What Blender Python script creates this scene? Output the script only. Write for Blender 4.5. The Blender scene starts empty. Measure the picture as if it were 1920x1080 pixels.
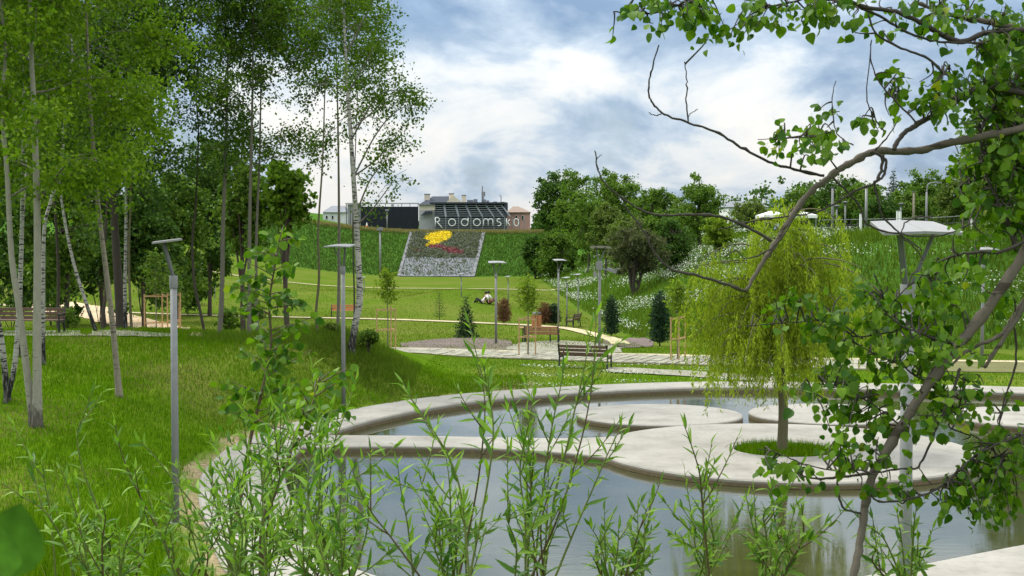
import bpy, math, random
import numpy as np
from mathutils import Vector, Matrix
rng = np.random.default_rng(7)
random.seed(7)
sc = bpy.context.scene
COL = sc.collection
R = math.radians

# ------------------------------------------------------------------ camera
F = 2600.0                                   # focal length in photograph pixels
CAM = np.array([0.0, 0.0, 4.8])
PITCH = math.atan(100.0 / F)
FWD = np.array([0, math.cos(PITCH), -math.sin(PITCH)])
RIGHT = np.array([1.0, 0, 0])
UP = np.array([0, math.sin(PITCH), math.cos(PITCH)])
cam_data = bpy.data.cameras.new("camera")
cam = bpy.data.objects.new("camera", cam_data)
COL.objects.link(cam)
cam.location = CAM
cam.rotation_euler = (math.pi / 2 - PITCH, 0, 0)
cam_data.sensor_width = 36.0
cam_data.lens = 36.0 * F / 1920.0
cam_data.clip_start = 0.05
cam_data.clip_end = 6000
cam_data.dof.use_dof = True
cam_data.dof.focus_distance = 26.0
cam_data.dof.aperture_fstop = 26.0
sc.camera = cam

# ------------------------------------------------------------------ world
SUN_EL, SUN_AZ = R(52), R(-60)               # azimuth measured from +Y towards +X
w = bpy.data.worlds.new("World"); sc.world = w
w.use_nodes = True
nt = w.node_tree; nt.nodes.clear()
def wn(t, **k):
    n = nt.nodes.new(t)
    for a, b in k.items(): setattr(n, a, b)
    return n
def wl(a, b): nt.links.new(a, b)
out = wn('ShaderNodeOutputWorld'); bg = wn('ShaderNodeBackground'); bg.inputs[1].default_value = 0.1
sky = wn('ShaderNodeTexSky', sky_type='NISHITA'); sky.sun_disc = False
sky.sun_elevation = SUN_EL; sky.sun_rotation = SUN_AZ
tc = wn('ShaderNodeTexCoord')
sep = wn('ShaderNodeSeparateXYZ'); wl(tc.outputs['Generated'], sep.inputs[0])
def wmath(op, a, b=None, clamp=False):
    n = wn('ShaderNodeMath', operation=op); n.use_clamp = clamp
    for i, v in enumerate((a, b)):
        if v is None: continue
        if isinstance(v, (int, float)): n.inputs[i].default_value = v
        else: wl(v, n.inputs[i])
    return n.outputs[0]
def wnoise(vec, scale, detail=8, rough=0.55, dist=0.0):
    n = wn('ShaderNodeTexNoise'); n.inputs['Scale'].default_value = scale; n.inputs['Detail'].default_value = detail
    n.inputs['Roughness'].default_value = rough; n.inputs['Distortion'].default_value = dist
    wl(vec, n.inputs['Vector']); return n.outputs['Fac']
def wramp(fac, stops):
    n = wn('ShaderNodeValToRGB'); e = n.color_ramp.elements
    while len(e) < len(stops): e.new(0.5)
    for el, (p, c) in zip(e, stops):
        el.position = p; el.color = (*c, 1) if len(c) == 3 else c
    wl(fac, n.inputs[0]); return n.outputs[0]
def wmix(fac, a, b):
    n = wn('ShaderNodeMix', data_type='RGBA')
    if isinstance(fac, (int, float)): n.inputs[0].default_value = fac
    else: wl(fac, n.inputs[0])
    for s, v in ((6, a), (7, b)):
        if isinstance(v, tuple): n.inputs[s].default_value = (*v, 1)
        else: wl(v, n.inputs[s])
    return n.outputs[2]
zc = wmath('MAXIMUM', sep.outputs[2], 0.0)
den = wmath('ADD', zc, 0.48)
comb = wn('ShaderNodeCombineXYZ')
wl(wmath('DIVIDE', sep.outputs[0], den), comb.inputs[0]); wl(wmath('DIVIDE', sep.outputs[1], den), comb.inputs[1])
comb.inputs[2].default_value = 3.3
cv = comb.outputs[0]
n_big = wnoise(cv, 1.9, 7, 0.5, 0.5)
n_mid = wnoise(cv, 4.4, 9, 0.55, 0.5)
n_fine = wnoise(cv, 11.0, 9, 0.6, 0.3)
v = wmath('ADD', wmath('MULTIPLY', n_big, 0.40), wmath('ADD', wmath('MULTIPLY', n_mid, 0.42), wmath('MULTIPLY', n_fine, 0.18)))
# a heavier cloud deck overhead, brighter and thinner towards the horizon
# a heavier deck a little above the horizon, breaking up again higher; overcast skies brighten towards the zenith
deck = wramp(zc, [(0.0, (0, 0, 0)), (0.085, (0.12,) * 3), (0.145, (1, 1, 1)), (0.20, (0.45,) * 3), (0.5, (0.15,) * 3)])
west = wmath('ADD', 0.62, wmath('MULTIPLY', sep.outputs[0], -1.3))
west = wmath('MINIMUM', wmath('MAXIMUM', west, 0.25), 1.0)
v2 = wmath('SUBTRACT', wmath('ADD', wmath('ADD', 0.5, wmath('MULTIPLY', wmath('SUBTRACT', v, 0.5), 1.45)), 0.045), wmath('MULTIPLY', wmath('MULTIPLY', deck, west), 0.24))
K = 7.9
cl = wramp(v2, [(0.36, (0.25*K, 0.37*K, 0.55*K)), (0.44, (0.40*K, 0.52*K, 0.67*K)), (0.50, (0.58*K, 0.69*K, 0.81*K)),
                (0.555, (0.82*K, 0.87*K, 0.90*K)), (0.64, (1.0*K, 0.985*K, 0.945*K))])
holes = wramp(n_mid, [(0.30, (1, 1, 1)), (0.40, (0, 0, 0))])
final = wmix(wmath('MULTIPLY', holes, 0.35), cl, sky.outputs[0])
cie = wmath('MAXIMUM', wmath('ADD', 0.74, wmath('MULTIPLY', zc, 1.9)), 0.0)
gain = wn('ShaderNodeVectorMath', operation='SCALE'); wl(final, gain.inputs[0]); wl(cie, gain.inputs['Scale'])
pale = wmix(wramp(zc, [(0.25, (0, 0, 0)), (0.6, (0.6,) * 3)]), gain.outputs[0], (2.0*K, 2.0*K, 1.96*K))
final = pale
wl(final, bg.inputs[0]); wl(bg.outputs[0], out.inputs[0])

# ------------------------------------------------------------------ sun (veiled by thin cloud: soft)
sd = bpy.data.lights.new("sun", 'SUN'); sd.energy = 2.5; sd.angle = R(20); sd.color = (1.0, 0.95, 0.86)
sun = bpy.data.objects.new("sun", sd); COL.objects.link(sun)
sdir = Vector((math.sin(SUN_AZ) * math.cos(SUN_EL), math.cos(SUN_AZ) * math.cos(SUN_EL), math.sin(SUN_EL)))
sun.rotation_euler = sdir.to_track_quat('Z', 'Y').to_euler()
sun.location = (0, 0, 60)

vs = sc.view_settings
vs.view_transform = 'Standard'; vs.look = 'None'; vs.exposure = 0.56; vs.gamma = 1.0; vs.use_curve_mapping = False
sc.cycles.use_denoising = True
sc.cycles.max_bounces = 6; sc.cycles.diffuse_bounces = 3; sc.cycles.glossy_bounces = 3
sc.cycles.transmission_bounces = 3; sc.cycles.transparent_max_bounces = 4
sc.cycles.caustics_reflective = False; sc.cycles.caustics_refractive = False

# ------------------------------------------------------------------ helpers: pixels, meshes, objects
def W(px, py, d):
    """the point d metres into the view along the pixel (px, py) of the photograph"""
    return CAM + d * (FWD + (px - 960) / F * RIGHT + (540 - py) / F * UP)

def sstep(t):
    t = np.clip(t, 0, 1); return t * t * (3 - 2 * t)

def mesh_np(name, verts, faces, mat=None, smooth=False):
    """verts (n,3), faces (m,k): all faces with the same corner count"""
    verts = np.asarray(verts, dtype=np.float32); faces = np.asarray(faces, dtype=np.int32)
    m, k = faces.shape
    me = bpy.data.meshes.new(name)
    me.vertices.add(len(verts)); me.vertices.foreach_set('co', verts.ravel())
    me.loops.add(m * k); me.loops.foreach_set('vertex_index', faces.ravel())
    me.polygons.add(m); me.polygons.foreach_set('loop_start', np.arange(0, m * k, k, dtype=np.int32))
    if smooth: me.polygons.foreach_set('use_smooth', np.ones(m, dtype=bool))
    me.update(calc_edges=True)
    if mat: me.materials.append(mat)
    return me

WP = {}                                       # world position of every object
def link(name, data, parent=None, loc=(0, 0, 0), rot=None, scale=None):
    """loc is a world position; children sit relative to their parent's origin"""
    o = bpy.data.objects.new(name, data)
    COL.objects.link(o)
    loc = np.array(loc, dtype=float)
    if parent is not None:
        o.parent = parent
        o.location = loc - WP[parent.name]
    else:
        o.location = loc
    if rot is not None: o.rotation_euler = rot
    if scale is not None: o.scale = scale if hasattr(scale, '__len__') else (scale,) * 3
    WP[o.name] = loc
    return o

def tag(o, label=None, cat=None, group=None, kind=None):
    if label: o['label'] = label
    if cat: o['category'] = cat
    if group: o['group'] = group
    if kind: o['kind'] = kind
    return o

def thing(name, loc, label, cat, group=None):
    return tag(link(name, None, None, loc), label, cat, group)

class MB:
    def __init__(s): s.v = []; s.f = []; s.n = 0
    def add(s, verts, faces):
        verts = np.asarray(verts, dtype=float).reshape(-1, 3)
        s.v.append(verts)
        s.f += [tuple(i + s.n for i in f) for f in faces]
        s.n += len(verts); return s
    def box(s, c, size, rz=0.0, M=None):
        x, y, z = [q / 2 for q in size]
        p = np.array([[-x, -y, -z], [x, -y, -z], [x, y, -z], [-x, y, -z], [-x, -y, z], [x, -y, z], [x, y, z], [-x, y, z]])
        if M is not None: p = p @ np.asarray(M).T
        if rz:
            ca, sa = math.cos(rz), math.sin(rz)
            p = p @ np.array([[ca, sa, 0], [-sa, ca, 0], [0, 0, 1]])
        return s.add(p + np.asarray(c, dtype=float), [(0, 3, 2, 1), (4, 5, 6, 7), (0, 1, 5, 4), (1, 2, 6, 5), (2, 3, 7, 6), (3, 0, 4, 7)])
    def beam(s, a, b, wd, ht):
        """rectangular bar from a to b"""
        a = np.asarray(a, float); b = np.asarray(b, float); d = b - a; L = np.linalg.norm(d); d = d / L
        ref = np.array([0, 0, 1.0]) if abs(d[2]) < 0.95 else np.array([0, 1.0, 0])
        u = np.cross(d, ref); u /= np.linalg.norm(u); n = np.cross(u, d)
        p = [a + u * (i * wd / 2) + n * (j * ht / 2) for i, j in ((-1, -1), (1, -1), (1, 1), (-1, 1))]
        q = [x + d * L for x in p]
        return s.add(p + q, [(3, 2, 1, 0), (4, 5, 6, 7), (0, 1, 5, 4), (1, 2, 6, 5), (2, 3, 7, 6), (3, 0, 4, 7)])
    def tube(s, pts, rad, n=6, cap=True):
        pts = np.asarray(pts, float); k = len(pts)
        rad = np.full(k, rad) if np.isscalar(rad) else np.asarray(rad, float)
        t = np.gradient(pts, axis=0); t /= np.linalg.norm(t, axis=1)[:, None] + 1e-12
        ref = np.array([0.31, 0.95, 0.05]) if abs(t[0] @ np.array([0.31, 0.95, 0.05])) < 0.9 else np.array([1.0, 0, 0])
        u = np.cross(t, ref); u /= np.linalg.norm(u, axis=1)[:, None] + 1e-12
        v = np.cross(t, u)
        a = np.arange(n) * 2 * math.pi / n
        ring = pts[:, None] + rad[:, None, None] * (np.cos(a)[None, :, None] * u[:, None] + np.sin(a)[None, :, None] * v[:, None])
        f = [(i * n + j, i * n + (j + 1) % n, (i + 1) * n + (j + 1) % n, (i + 1) * n + j) for i in range(k - 1) for j in range(n)]
        if cap: f += [tuple(range(n))[::-1], tuple((k - 1) * n + j for j in range(n))]
        return s.add(ring.reshape(-1, 3), f)
    def cone(s, a, b, ra, rb, n=10): return s.tube([a, b], [ra, rb], n)
    def prism(s, poly, z0, z1):
        n = len(poly)
        v = [(x, y, z0) for x, y in poly] + [(x, y, z1) for x, y in poly]
        return s.add(v, [tuple(range(n))[::-1], tuple(range(n, 2 * n))] + [(i, (i + 1) % n, n + (i + 1) % n, n + i) for i in range(n)])
    def prism_y(s, poly, y0, y1):
        """outline in x-z, extruded along y"""
        n = len(poly)
        v = [(x, y0, z) for x, z in poly] + [(x, y1, z) for x, z in poly]
        return s.add(v, [tuple(range(n)), tuple(range(n, 2 * n))[::-1]] + [(i, n + i, n + (i + 1) % n, (i + 1) % n) for i in range(n)])
    def lathe(s, prof, c=(0, 0, 0), n=24):
        k = len(prof); a = np.arange(n) * 2 * math.pi / n
        v = [(c[0] + r * math.cos(t), c[1] + r * math.sin(t), c[2] + z) for r, z in prof for t in a]
        f = [(i * n + j, i * n + (j + 1) % n, (i + 1) * n + (j + 1) % n, (i + 1) * n + j) for i in range(k - 1) for j in range(n)]
        return s.add(v, f)
    def mesh(s, name, mat=None, smooth=False, origin=(0, 0, 0)):
        me = bpy.data.meshes.new(name)
        v = np.concatenate(s.v) - np.asarray(origin, float)
        me.from_pydata(v.tolist(), [], s.f); me.update()
        if mat: me.materials.append(mat)
        if smooth: me.polygons.foreach_set('use_smooth', np.ones(len(me.polygons), dtype=bool))
        return me
    def build(s, name, mat, parent=None, smooth=False, bevel=0.0, label=None, kind=None):
        """verts are world coordinates; the object gets its parent's origin"""
        org = WP[parent.name] if parent is not None else np.zeros(3)
        o = link(name, s.mesh(name, mat, smooth, org), parent, org)
        if bevel:
            b = o.modifiers.new('bevel', 'BEVEL'); b.width = bevel; b.segments = 2; b.limit_method = 'ANGLE'
        if label: o['label'] = label
        if kind: o['kind'] = kind
        return o

def catmull(pts, n, closed=False):
    p = np.asarray(pts, float); k = len(p)
    out = []
    for i in range(k if closed else k - 1):
        if closed: a, b, c, d = p[(i - 1) % k], p[i], p[(i + 1) % k], p[(i + 2) % k]
        else: a, b, c, d = p[max(i - 1, 0)], p[i], p[i + 1], p[min(i + 2, k - 1)]
        for t in np.arange(n) / n:
            out.append(0.5 * (2 * b + (c - a) * t + (2 * a - 5 * b + 4 * c - d) * t * t + (3 * b - a - 3 * c + d) * t ** 3))
    if not closed: out.append(p[-1])
    return np.array(out)

# ------------------------------------------------------------------ materials
MATS = {}
class NT:
    def __init__(s, name, rough=0.8, spec=0.3):
        s.m = bpy.data.materials.new(name); s.m.use_nodes = True; s.t = s.m.node_tree
        s.b = s.t.nodes['Principled BSDF']; s.out = s.t.nodes['Material Output']
        s.b.inputs['Roughness'].default_value = rough
        s.b.inputs['Specular IOR Level'].default_value = spec
        s._c = None
    def n(s, t, **k):
        x = s.t.nodes.new(t)
        for a, b in k.items(): setattr(x, a, b)
        return x
    def l(s, a, b): s.t.links.new(a, b)
    @property
    def obj(s):
        if s._c is None: s._c = s.n('ShaderNodeTexCoord')
        return s._c.outputs['Object']
    def pos(s): return s.n('ShaderNodeNewGeometry').outputs['Position']
    def scaled(s, vec, sc3):
        m = s.n('ShaderNodeMapping'); m.inputs['Scale'].default_value = sc3; s.l(vec, m.inputs[0]); return m.outputs[0]
    def noise(s, vec, scale, detail=5, rough=0.55):
        x = s.n('ShaderNodeTexNoise'); x.inputs['Scale'].default_value = scale; x.inputs['Detail'].default_value = detail
        x.inputs['Roughness'].default_value = rough; s.l(vec, x.inputs['Vector']); return x.outputs['Fac']
    def ramp(s, fac, stops, interp='LINEAR'):
        x = s.n('ShaderNodeValToRGB'); x.color_ramp.interpolation = interp; e = x.color_ramp.elements
        while len(e) < len(stops): e.new(0.5)
        for q, (p, c) in zip(e, stops):
            q.position = p; q.color = (c, c, c, 1) if isinstance(c, (int, float)) else (*c, 1)
        s.l(fac, x.inputs[0]); return x.outputs[0]
    def mix(s, fac, a, b, blend='MIX'):
        x = s.n('ShaderNodeMix', data_type='RGBA', blend_type=blend)
        if isinstance(fac, (int, float)): x.inputs[0].default_value = fac
        else: s.l(fac, x.inputs[0])
        for i, v in ((6, a), (7, b)):
            if isinstance(v, tuple): x.inputs[i].default_value = (*v, 1)
            else: s.l(v, x.inputs[i])
        return x.outputs[2]
    def math(s, op, a, b=0.0, clamp=False):
        x = s.n('ShaderNodeMath', operation=op); x.use_clamp = clamp
        for i, v in enumerate((a, b)):
            if isinstance(v, (int, float)): x.inputs[i].default_value = v
            else: s.l(v, x.inputs[i])
        return x.outputs[0]
    def bump(s, h, strength=0.3, dist=0.02):
        x = s.n('ShaderNodeBump'); x.inputs['Strength'].default_value = strength; x.inputs['Distance'].default_value = dist
        s.l(h, x.inputs['Height']); s.l(x.outputs[0], s.b.inputs['Normal']); return x.outputs[0]
    def col(s, c):
        if isinstance(c, tuple): s.b.inputs['Base Color'].default_value = (*c, 1)
        else: s.l(c, s.b.inputs['Base Color'])

def plain(name, c, rough=0.6, spec=0.3, metal=0.0, var=0.15, scale=6.0, bump=0.0):
    t = NT(name, rough, spec)
    n = t.noise(t.obj, scale, 6)
    c1 = tuple(q * (1 - var) for q in c); c2 = tuple(min(1, q * (1 + var)) for q in c)
    t.col(t.ramp(n, [(0.3, c1), (0.7, c2)])); t.b.inputs['Metallic'].default_value = metal
    if bump: t.bump(n, bump, 0.01)
    return t.m

def leafmat(name, c1, c2, trans=0.35, rough=0.55, spec=0.08, per='island', c3=None):
    """leaf colour varies leaf by leaf, and slowly through the plant"""
    t = NT(name, rough, spec)
    if per == 'island': r = t.n('ShaderNodeNewGeometry').outputs['Random Per Island']
    else: r = t.n('ShaderNodeObjectInfo').outputs['Random']
    stops = [(0.0, c1), (0.8, c2)] if c3 is None else [(0.0, c1), (0.75, c2), (0.97, c2), (1.0, c3)]
    c = t.ramp(r, stops)
    big = t.ramp(t.noise(t.pos(), 0.7, 2), [(0.35, 0.85), (0.65, 1.12)])
    c = t.mix(1.0, c, big, 'MULTIPLY')
    t.col(c)
    tr = t.n('ShaderNodeBsdfTranslucent'); t.l(t.mix(1.0, c, (1.1, 1.25, 0.5), 'MULTIPLY'), tr.inputs[0])
    mx = t.n('ShaderNodeMixShader'); mx.inputs[0].default_value = trans
    t.l(t.b.outputs[0], mx.inputs[1]); t.l(tr.outputs[0], mx.inputs[2]); t.l(mx.outputs[0], t.out.inputs[0])
    return t.m

M = {}
M['birch_leaf'] = leafmat('birch_leaf', (0.042, 0.092, 0.010), (0.11, 0.19, 0.016), 0.38)
M['aspen_leaf'] = leafmat('aspen_leaf', (0.065, 0.14, 0.010), (0.17, 0.27, 0.014), 0.4)
M['dark_leaf'] = leafmat('dark_leaf', (0.028, 0.072, 0.014), (0.08, 0.15, 0.024), 0.28)
M['mid_leaf'] = leafmat('mid_leaf', (0.050, 0.110, 0.016), (0.13, 0.21, 0.028), 0.32)
M['lime_leaf'] = leafmat('lime_leaf', (0.10, 0.17, 0.018), (0.20, 0.28, 0.025), 0.4)
M['olive_leaf'] = leafmat('olive_leaf', (0.07, 0.11, 0.025), (0.13, 0.18, 0.035), 0.35)
M['purple_leaf'] = leafmat('purple_leaf', (0.055, 0.070, 0.032), (0.115, 0.125, 0.058), 0.3)
M['brown_leaf'] = leafmat('brown_leaf', (0.09, 0.05, 0.03), (0.22, 0.11, 0.06), 0.2)
M['spruce_leaf'] = leafmat('spruce_leaf', (0.012, 0.036, 0.018), (0.035, 0.075, 0.035), 0.12)
M['willow_leaf'] = leafmat('willow_leaf', (0.16, 0.245, 0.014), (0.36, 0.44, 0.035), 0.42)
M['shoot_leaf'] = leafmat('shoot_leaf', (0.045, 0.130, 0.014), (0.20, 0.335, 0.042), 0.38, 0.5, 0.2, 'object')
M['poplar_leaf'] = leafmat('poplar_leaf', (0.026, 0.090, 0.006), (0.12, 0.225, 0.010), 0.4, 0.5, 0.18, 'object', (0.24, 0.27, 0.02))
M['poplar_leaf_many'] = leafmat('poplar_leaf_many', (0.026, 0.090, 0.006), (0.12, 0.225, 0.010), 0.4, 0.5, 0.18, 'island', (0.24, 0.27, 0.02))
M['shoot_leaf_many'] = leafmat('shoot_leaf_many', (0.045, 0.130, 0.014), (0.20, 0.335, 0.042), 0.38, 0.5, 0.2)
M['grass_blade'] = leafmat('grass_blade', (0.046, 0.115, 0.003), (0.122, 0.225, 0.006), 0.35, 0.8, 0.0, 'island', (0.28, 0.24, 0.09))
M['meadow_blade'] = leafmat('meadow_blade', (0.048, 0.100, 0.010), (0.125, 0.185, 0.022), 0.35, 0.8, 0.0)
M['hill_blade'] = leafmat('hill_blade', (0.035, 0.080, 0.014), (0.075, 0.130, 0.028), 0.3, 0.8, 0.0)
M['dry_blade'] = leafmat('dry_blade', (0.14, 0.125, 0.05), (0.26, 0.22, 0.10), 0.25, 0.8, 0.0)
M['white_flower'] = plain('white_flower', (0.42, 0.46, 0.36), 0.7, 0.2, 0, 0.08)
M['yellow_flower'] = plain('yellow_flower', (0.80, 0.62, 0.02), 0.7, 0.2, 0, 0.12)
M['red_flower'] = plain('red_flower', (0.24, 0.07, 0.075), 0.7, 0.2, 0, 0.3, 20)
M['steel'] = plain('steel', (0.19, 0.192, 0.194), 0.55, 0.3, 0.0, 0.10, 12)
M['steel_dark'] = plain('steel_dark', (0.11, 0.112, 0.115), 0.55, 0.3, 0.0, 0.10, 12)
M['lamp_white'] = plain('lamp_white', (0.20, 0.20, 0.195), 0.4, 0.5, 0.0, 0.06, 9)
M['black_metal'] = plain('black_metal', (0.02, 0.021, 0.023), 0.45, 0.45, 0.2, 0.2, 9)
M['bench_wood'] = plain('bench_wood', (0.27, 0.135, 0.065), 0.55, 0.35, 0, 0.25, 14)
M['bench_wood_dark'] = plain('bench_wood_dark', (0.12, 0.075, 0.05), 0.55, 0.35, 0, 0.25, 14)
M['orange_wood'] = plain('orange_wood', (0.42, 0.17, 0.075), 0.55, 0.35, 0, 0.2, 14)
M['stake_wood'] = plain('stake_wood', (0.40, 0.26, 0.13), 0.75, 0.2, 0, 0.2, 10)
M['white_paint'] = plain('white_paint', (0.75, 0.75, 0.73), 0.6, 0.3, 0, 0.05)
M['cream_wall'] = plain('cream_wall', (0.55, 0.49, 0.40), 0.85, 0.15, 0, 0.08, 2)
M['pale_wall'] = plain('pale_wall', (0.60, 0.60, 0.58), 0.85, 0.15, 0, 0.08, 2)
M['grey_wall'] = plain('grey_wall', (0.33, 0.33, 0.33), 0.85, 0.15, 0, 0.1, 1)
M['pink_wall'] = plain('pink_wall', (0.42, 0.25, 0.21), 0.85, 0.15, 0, 0.15, 1)
M['tan_roof'] = plain('tan_roof', (0.22, 0.165, 0.13), 0.8, 0.2, 0, 0.12, 2)
M['slate_roof'] = plain('slate_roof', (0.045, 0.052, 0.066), 0.8, 0.1, 0, 0.15, 2)
M['grey_roof'] = plain('grey_roof', (0.16, 0.17, 0.19), 0.7, 0.3, 0, 0.15, 2)
M['black_screen'] = plain('black_screen', (0.006, 0.008, 0.014), 0.5, 0.3, 0, 0.3, 1)
M['dark_glass'] = plain('dark_glass', (0.010, 0.011, 0.014), 0.7, 0.1, 0, 0.2, 1)
M['slat_steel'] = plain('slat_steel', (0.21, 0.235, 0.25), 0.6, 0.3, 0.0, 0.1, 2)
M['orange_paint'] = plain('orange_paint', (0.6, 0.16, 0.03), 0.6, 0.3)
M['skin'] = plain('skin', (0.50, 0.30, 0.21), 0.6, 0.3, 0, 0.05)
M['shirt_white'] = plain('shirt_white', (0.75, 0.74, 0.72), 0.8, 0.2, 0, 0.05)
M['cloth_brown'] = plain('cloth_brown', (0.13, 0.06, 0.04), 0.8, 0.2, 0, 0.1)
M['cloth_dark'] = plain('cloth_dark', (0.02, 0.02, 0.025), 0.8, 0.2, 0, 0.1)
# ================================================================== TERRAIN
POND_CTRL = [(-4.7, 29), (-4.4, 26.8), (-3.8, 24.3), (-3.1, 21.9), (-2.3, 19.8), (-0.7, 18.3), (1.4, 17.7), (3.4, 18.2), (5.2, 19.45),
             (8, 21.3), (12, 23.8), (16.5, 27), (20, 31), (20.8, 36), (18.8, 40), (14.8, 42), (8.2, 43.3), (4.2, 42.8), (0, 40.6),
             (-2.1, 38.4), (-3.8, 35.2), (-4.65, 32)]
INNER = catmull(POND_CTRL, 10, True)
def offset_closed(p, d):
    t = np.roll(p, -1, 0) - np.roll(p, 1, 0); t /= np.linalg.norm(t, axis=1)[:, None]
    return p + np.stack([t[:, 1], -t[:, 0]], 1) * d          # outwards for this (counter-clockwise) outline
OUTER = offset_closed(INNER, 1.65)

def poly_dist(x, y, poly, closed=True):
    """signed distance to a polygon (negative inside), or plain distance to a polyline"""
    x = np.asarray(x, float).ravel(); y = np.asarray(y, float).ravel()
    best = np.full(x.shape, 1e9); inside = np.zeros(x.shape, bool)
    n = len(poly)
    for i in range(n if closed else n - 1):
        ax, ay = poly[i]; bx, by = poly[(i + 1) % n]
        dx, dy = bx - ax, by - ay
        t = np.clip(((x - ax) * dx + (y - ay) * dy) / (dx * dx + dy * dy + 1e-12), 0, 1)
        best = np.minimum(best, (x - ax - t * dx) ** 2 + (y - ay - t * dy) ** 2)
        if closed:
            c = ((ay > y) != (by > y)) & (x < (bx - ax) * (y - ay) / (by - ay + 1e-12) + ax)
            inside ^= c
    d = np.sqrt(best)
    return np.where(inside, -d, d) if closed else d

BANK = [(-6, 400), (2.0, 230), (3.2, 190), (4.8, 110), (6.6, 75), (9.4, 65), (15, 61.5), (22, 58), (34, 52), (60, 44)]
INNER_C = INNER[::3]
BANK_POLY = BANK + [(400, 44), (400, 400)]
def h(x, y):
    shp = np.shape(x)
    x = np.asarray(x, float).ravel(); y = np.asarray(y, float).ravel()
    z = -1.0 * sstep((y - 52) / 30)
    # raised lawn on the left of the pond, with a crest facing the valley
    prof = sstep((y - 20) / 24) * (1 - sstep((y - 45) / 13))
    wob = 0.10 * np.sin(x * 0.9 + y * 0.21) * np.sin(y * 0.5 - x * 0.13)
    lf = sstep((-1.6 - x) / 4.6) * prof
    q = lf > 0
    if q.any(): lf[q] *= sstep((poly_dist(x[q], y[q], INNER_C) - 1.6) / 3.6)
    z += (1.62 + wob) * lf
    # mounds on the valley lawn
    z += 1.35 * np.exp(-((x + 4.0) / 5.5) ** 2 - ((y - 113) / 9.0) ** 2)
    z += 0.5 * np.exp(-((x + 14) / 7.0) ** 2 - ((y - 128) / 10.0) ** 2)
    z += np.minimum(0.0043 * np.maximum(-x - 12, 0) ** 2, 4.5) * sstep((y - 85) / 70)
    # the far hill with the flower carpet
    t = np.clip((y - 190) / 23.0, 0, 1)
    rear = 6.25 * (0.75 * t + 0.25 * sstep(t))
    # the flowering bank on the right
    m = x > -8
    db = np.full(x.shape, -1.0)
    if m.any(): db[m] = -poly_dist(x[m], y[m], BANK_POLY)
    u = np.clip(db / 13.0, 0, 1)
    bank = 5.7 * (0.55 * u + 0.45 * sstep(u))
    far_fade = np.clip((y - 60) / 60, 0, 1)
    z += np.maximum(rear, bank * (1 - 0.0 * far_fade))
    # the near embankment on which the camera stands
    z += 3.1 * (1 - sstep((y - 1.0) / 11.0)) * (1 - 0.0 * x)
    return z.reshape(shp)

def at(px, py, ymax=1500.0):
    """ground points seen at photograph pixels (arrays)"""
    px = np.atleast_1d(np.asarray(px, float)); py = np.atleast_1d(np.asarray(py, float))
    res = np.zeros((len(px), 3))
    ys = np.concatenate([np.arange(12, 80, 0.25), np.arange(80, 260, 0.8), np.arange(260, ymax, 12)])
    for i, (a, b) in enumerate(zip(px, py)):
        d = FWD + (a - 960) / F * RIGHT + (540 - b) / F * UP
        d = d / d[1]
        P = CAM + ys[:, None] * d
        g = P[:, 2] - h(P[:, 0], P[:, 1])
        k = np.argmax(g < 0)
        if not (g < 0).any(): k = len(ys) - 1
        if k > 0:
            a0, a1 = g[k - 1], g[k]; tt = a0 / (a0 - a1 + 1e-12)
            yy = ys[k - 1] + (ys[k] - ys[k - 1]) * tt
        else: yy = ys[0]
        p = CAM + yy * d
        res[i] = (p[0], p[1], float(h(p[0], p[1])))
    return res

def on(px, D):
    """ground point at depth D under the pixel column px"""
    x = (px - 960) / F * D * 1.0
    return np.array([x, D, float(h(x, D))])

def lines(*parts):
    return np.unique(np.concatenate([np.arange(a, b, s) for a, b, s in parts]).round(4))
def grow(a, b, first, g):
    out = [a]; s = first
    while out[-1] < b: out.append(out[-1] + s); s *= g
    return np.array(out)
gx = np.concatenate([-grow(24, 1500, 0.7, 1.16)[::-1], np.arange(-23.6, 26.0, 0.36), grow(26.0, 1500, 0.7, 1.16)])
gy = np.concatenate([[-60, -30, -15, -8], np.arange(-4, 72, 0.36), np.arange(72, 225, 1.1), grow(225.2, 4500, 2.0, 1.2)])
GX, GY = np.meshgrid(gx, gy)
GZ = h(GX, GY)
dp = poly_dist(GX, GY, INNER_C)
dp = dp.reshape(GX.shape)
GZ = GZ - 0.9 * (1 - sstep((dp - 0.45) / 0.6))
GZ = GZ - 0.05 * ((dp > 0) & (dp < 1.7))
nx, ny = len(gx), len(gy)
idx = np.arange(nx * ny).reshape(ny, nx)
gf = np.stack([idx[:-1, :-1], idx[:-1, 1:], idx[1:, 1:], idx[1:, :-1]], -1).reshape(-1, 4)
g = NT('lawn_ground', 0.95, 0.0)
att = g.n('ShaderNodeVertexColor'); att.layer_name = 'zone'
P = g.pos()
n1 = g.noise(P, 0.16, 4); n2 = g.noise(P, 1.3, 6, 0.65); n3 = g.noise(P, 11.0, 6, 0.7)
lush = g.ramp(n2, [(0.28, (0.042, 0.095, 0.004)), (0.5, (0.070, 0.145, 0.006)), (0.75, (0.11, 0.18, 0.010))])
dry = g.ramp(n3, [(0.3, (0.13, 0.15, 0.03)), (0.7, (0.23, 0.22, 0.055))])
lawn = g.mix(g.ramp(n1, [(0.46, 0.0), (0.68, 0.75)]), lush, dry)
valley = g.mix(g.ramp(n1, [(0.38, 0.0), (0.62, 0.85)]), (0.080, 0.128, 0.014), (0.128, 0.142, 0.032))
valley = g.mix(g.math('MULTIPLY', n2, 0.5), valley, (0.064, 0.120, 0.010))
hill = g.ramp(n2, [(0.3, (0.04, 0.10, 0.016)), (0.7, (0.075, 0.16, 0.024))])
sepc = g.n('ShaderNodeSeparateColor'); g.l(att.outputs[0], sepc.inputs[0])
c = g.mix(sepc.outputs[0], lawn, valley)
c = g.mix(sepc.outputs[1], c, hill)
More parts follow.
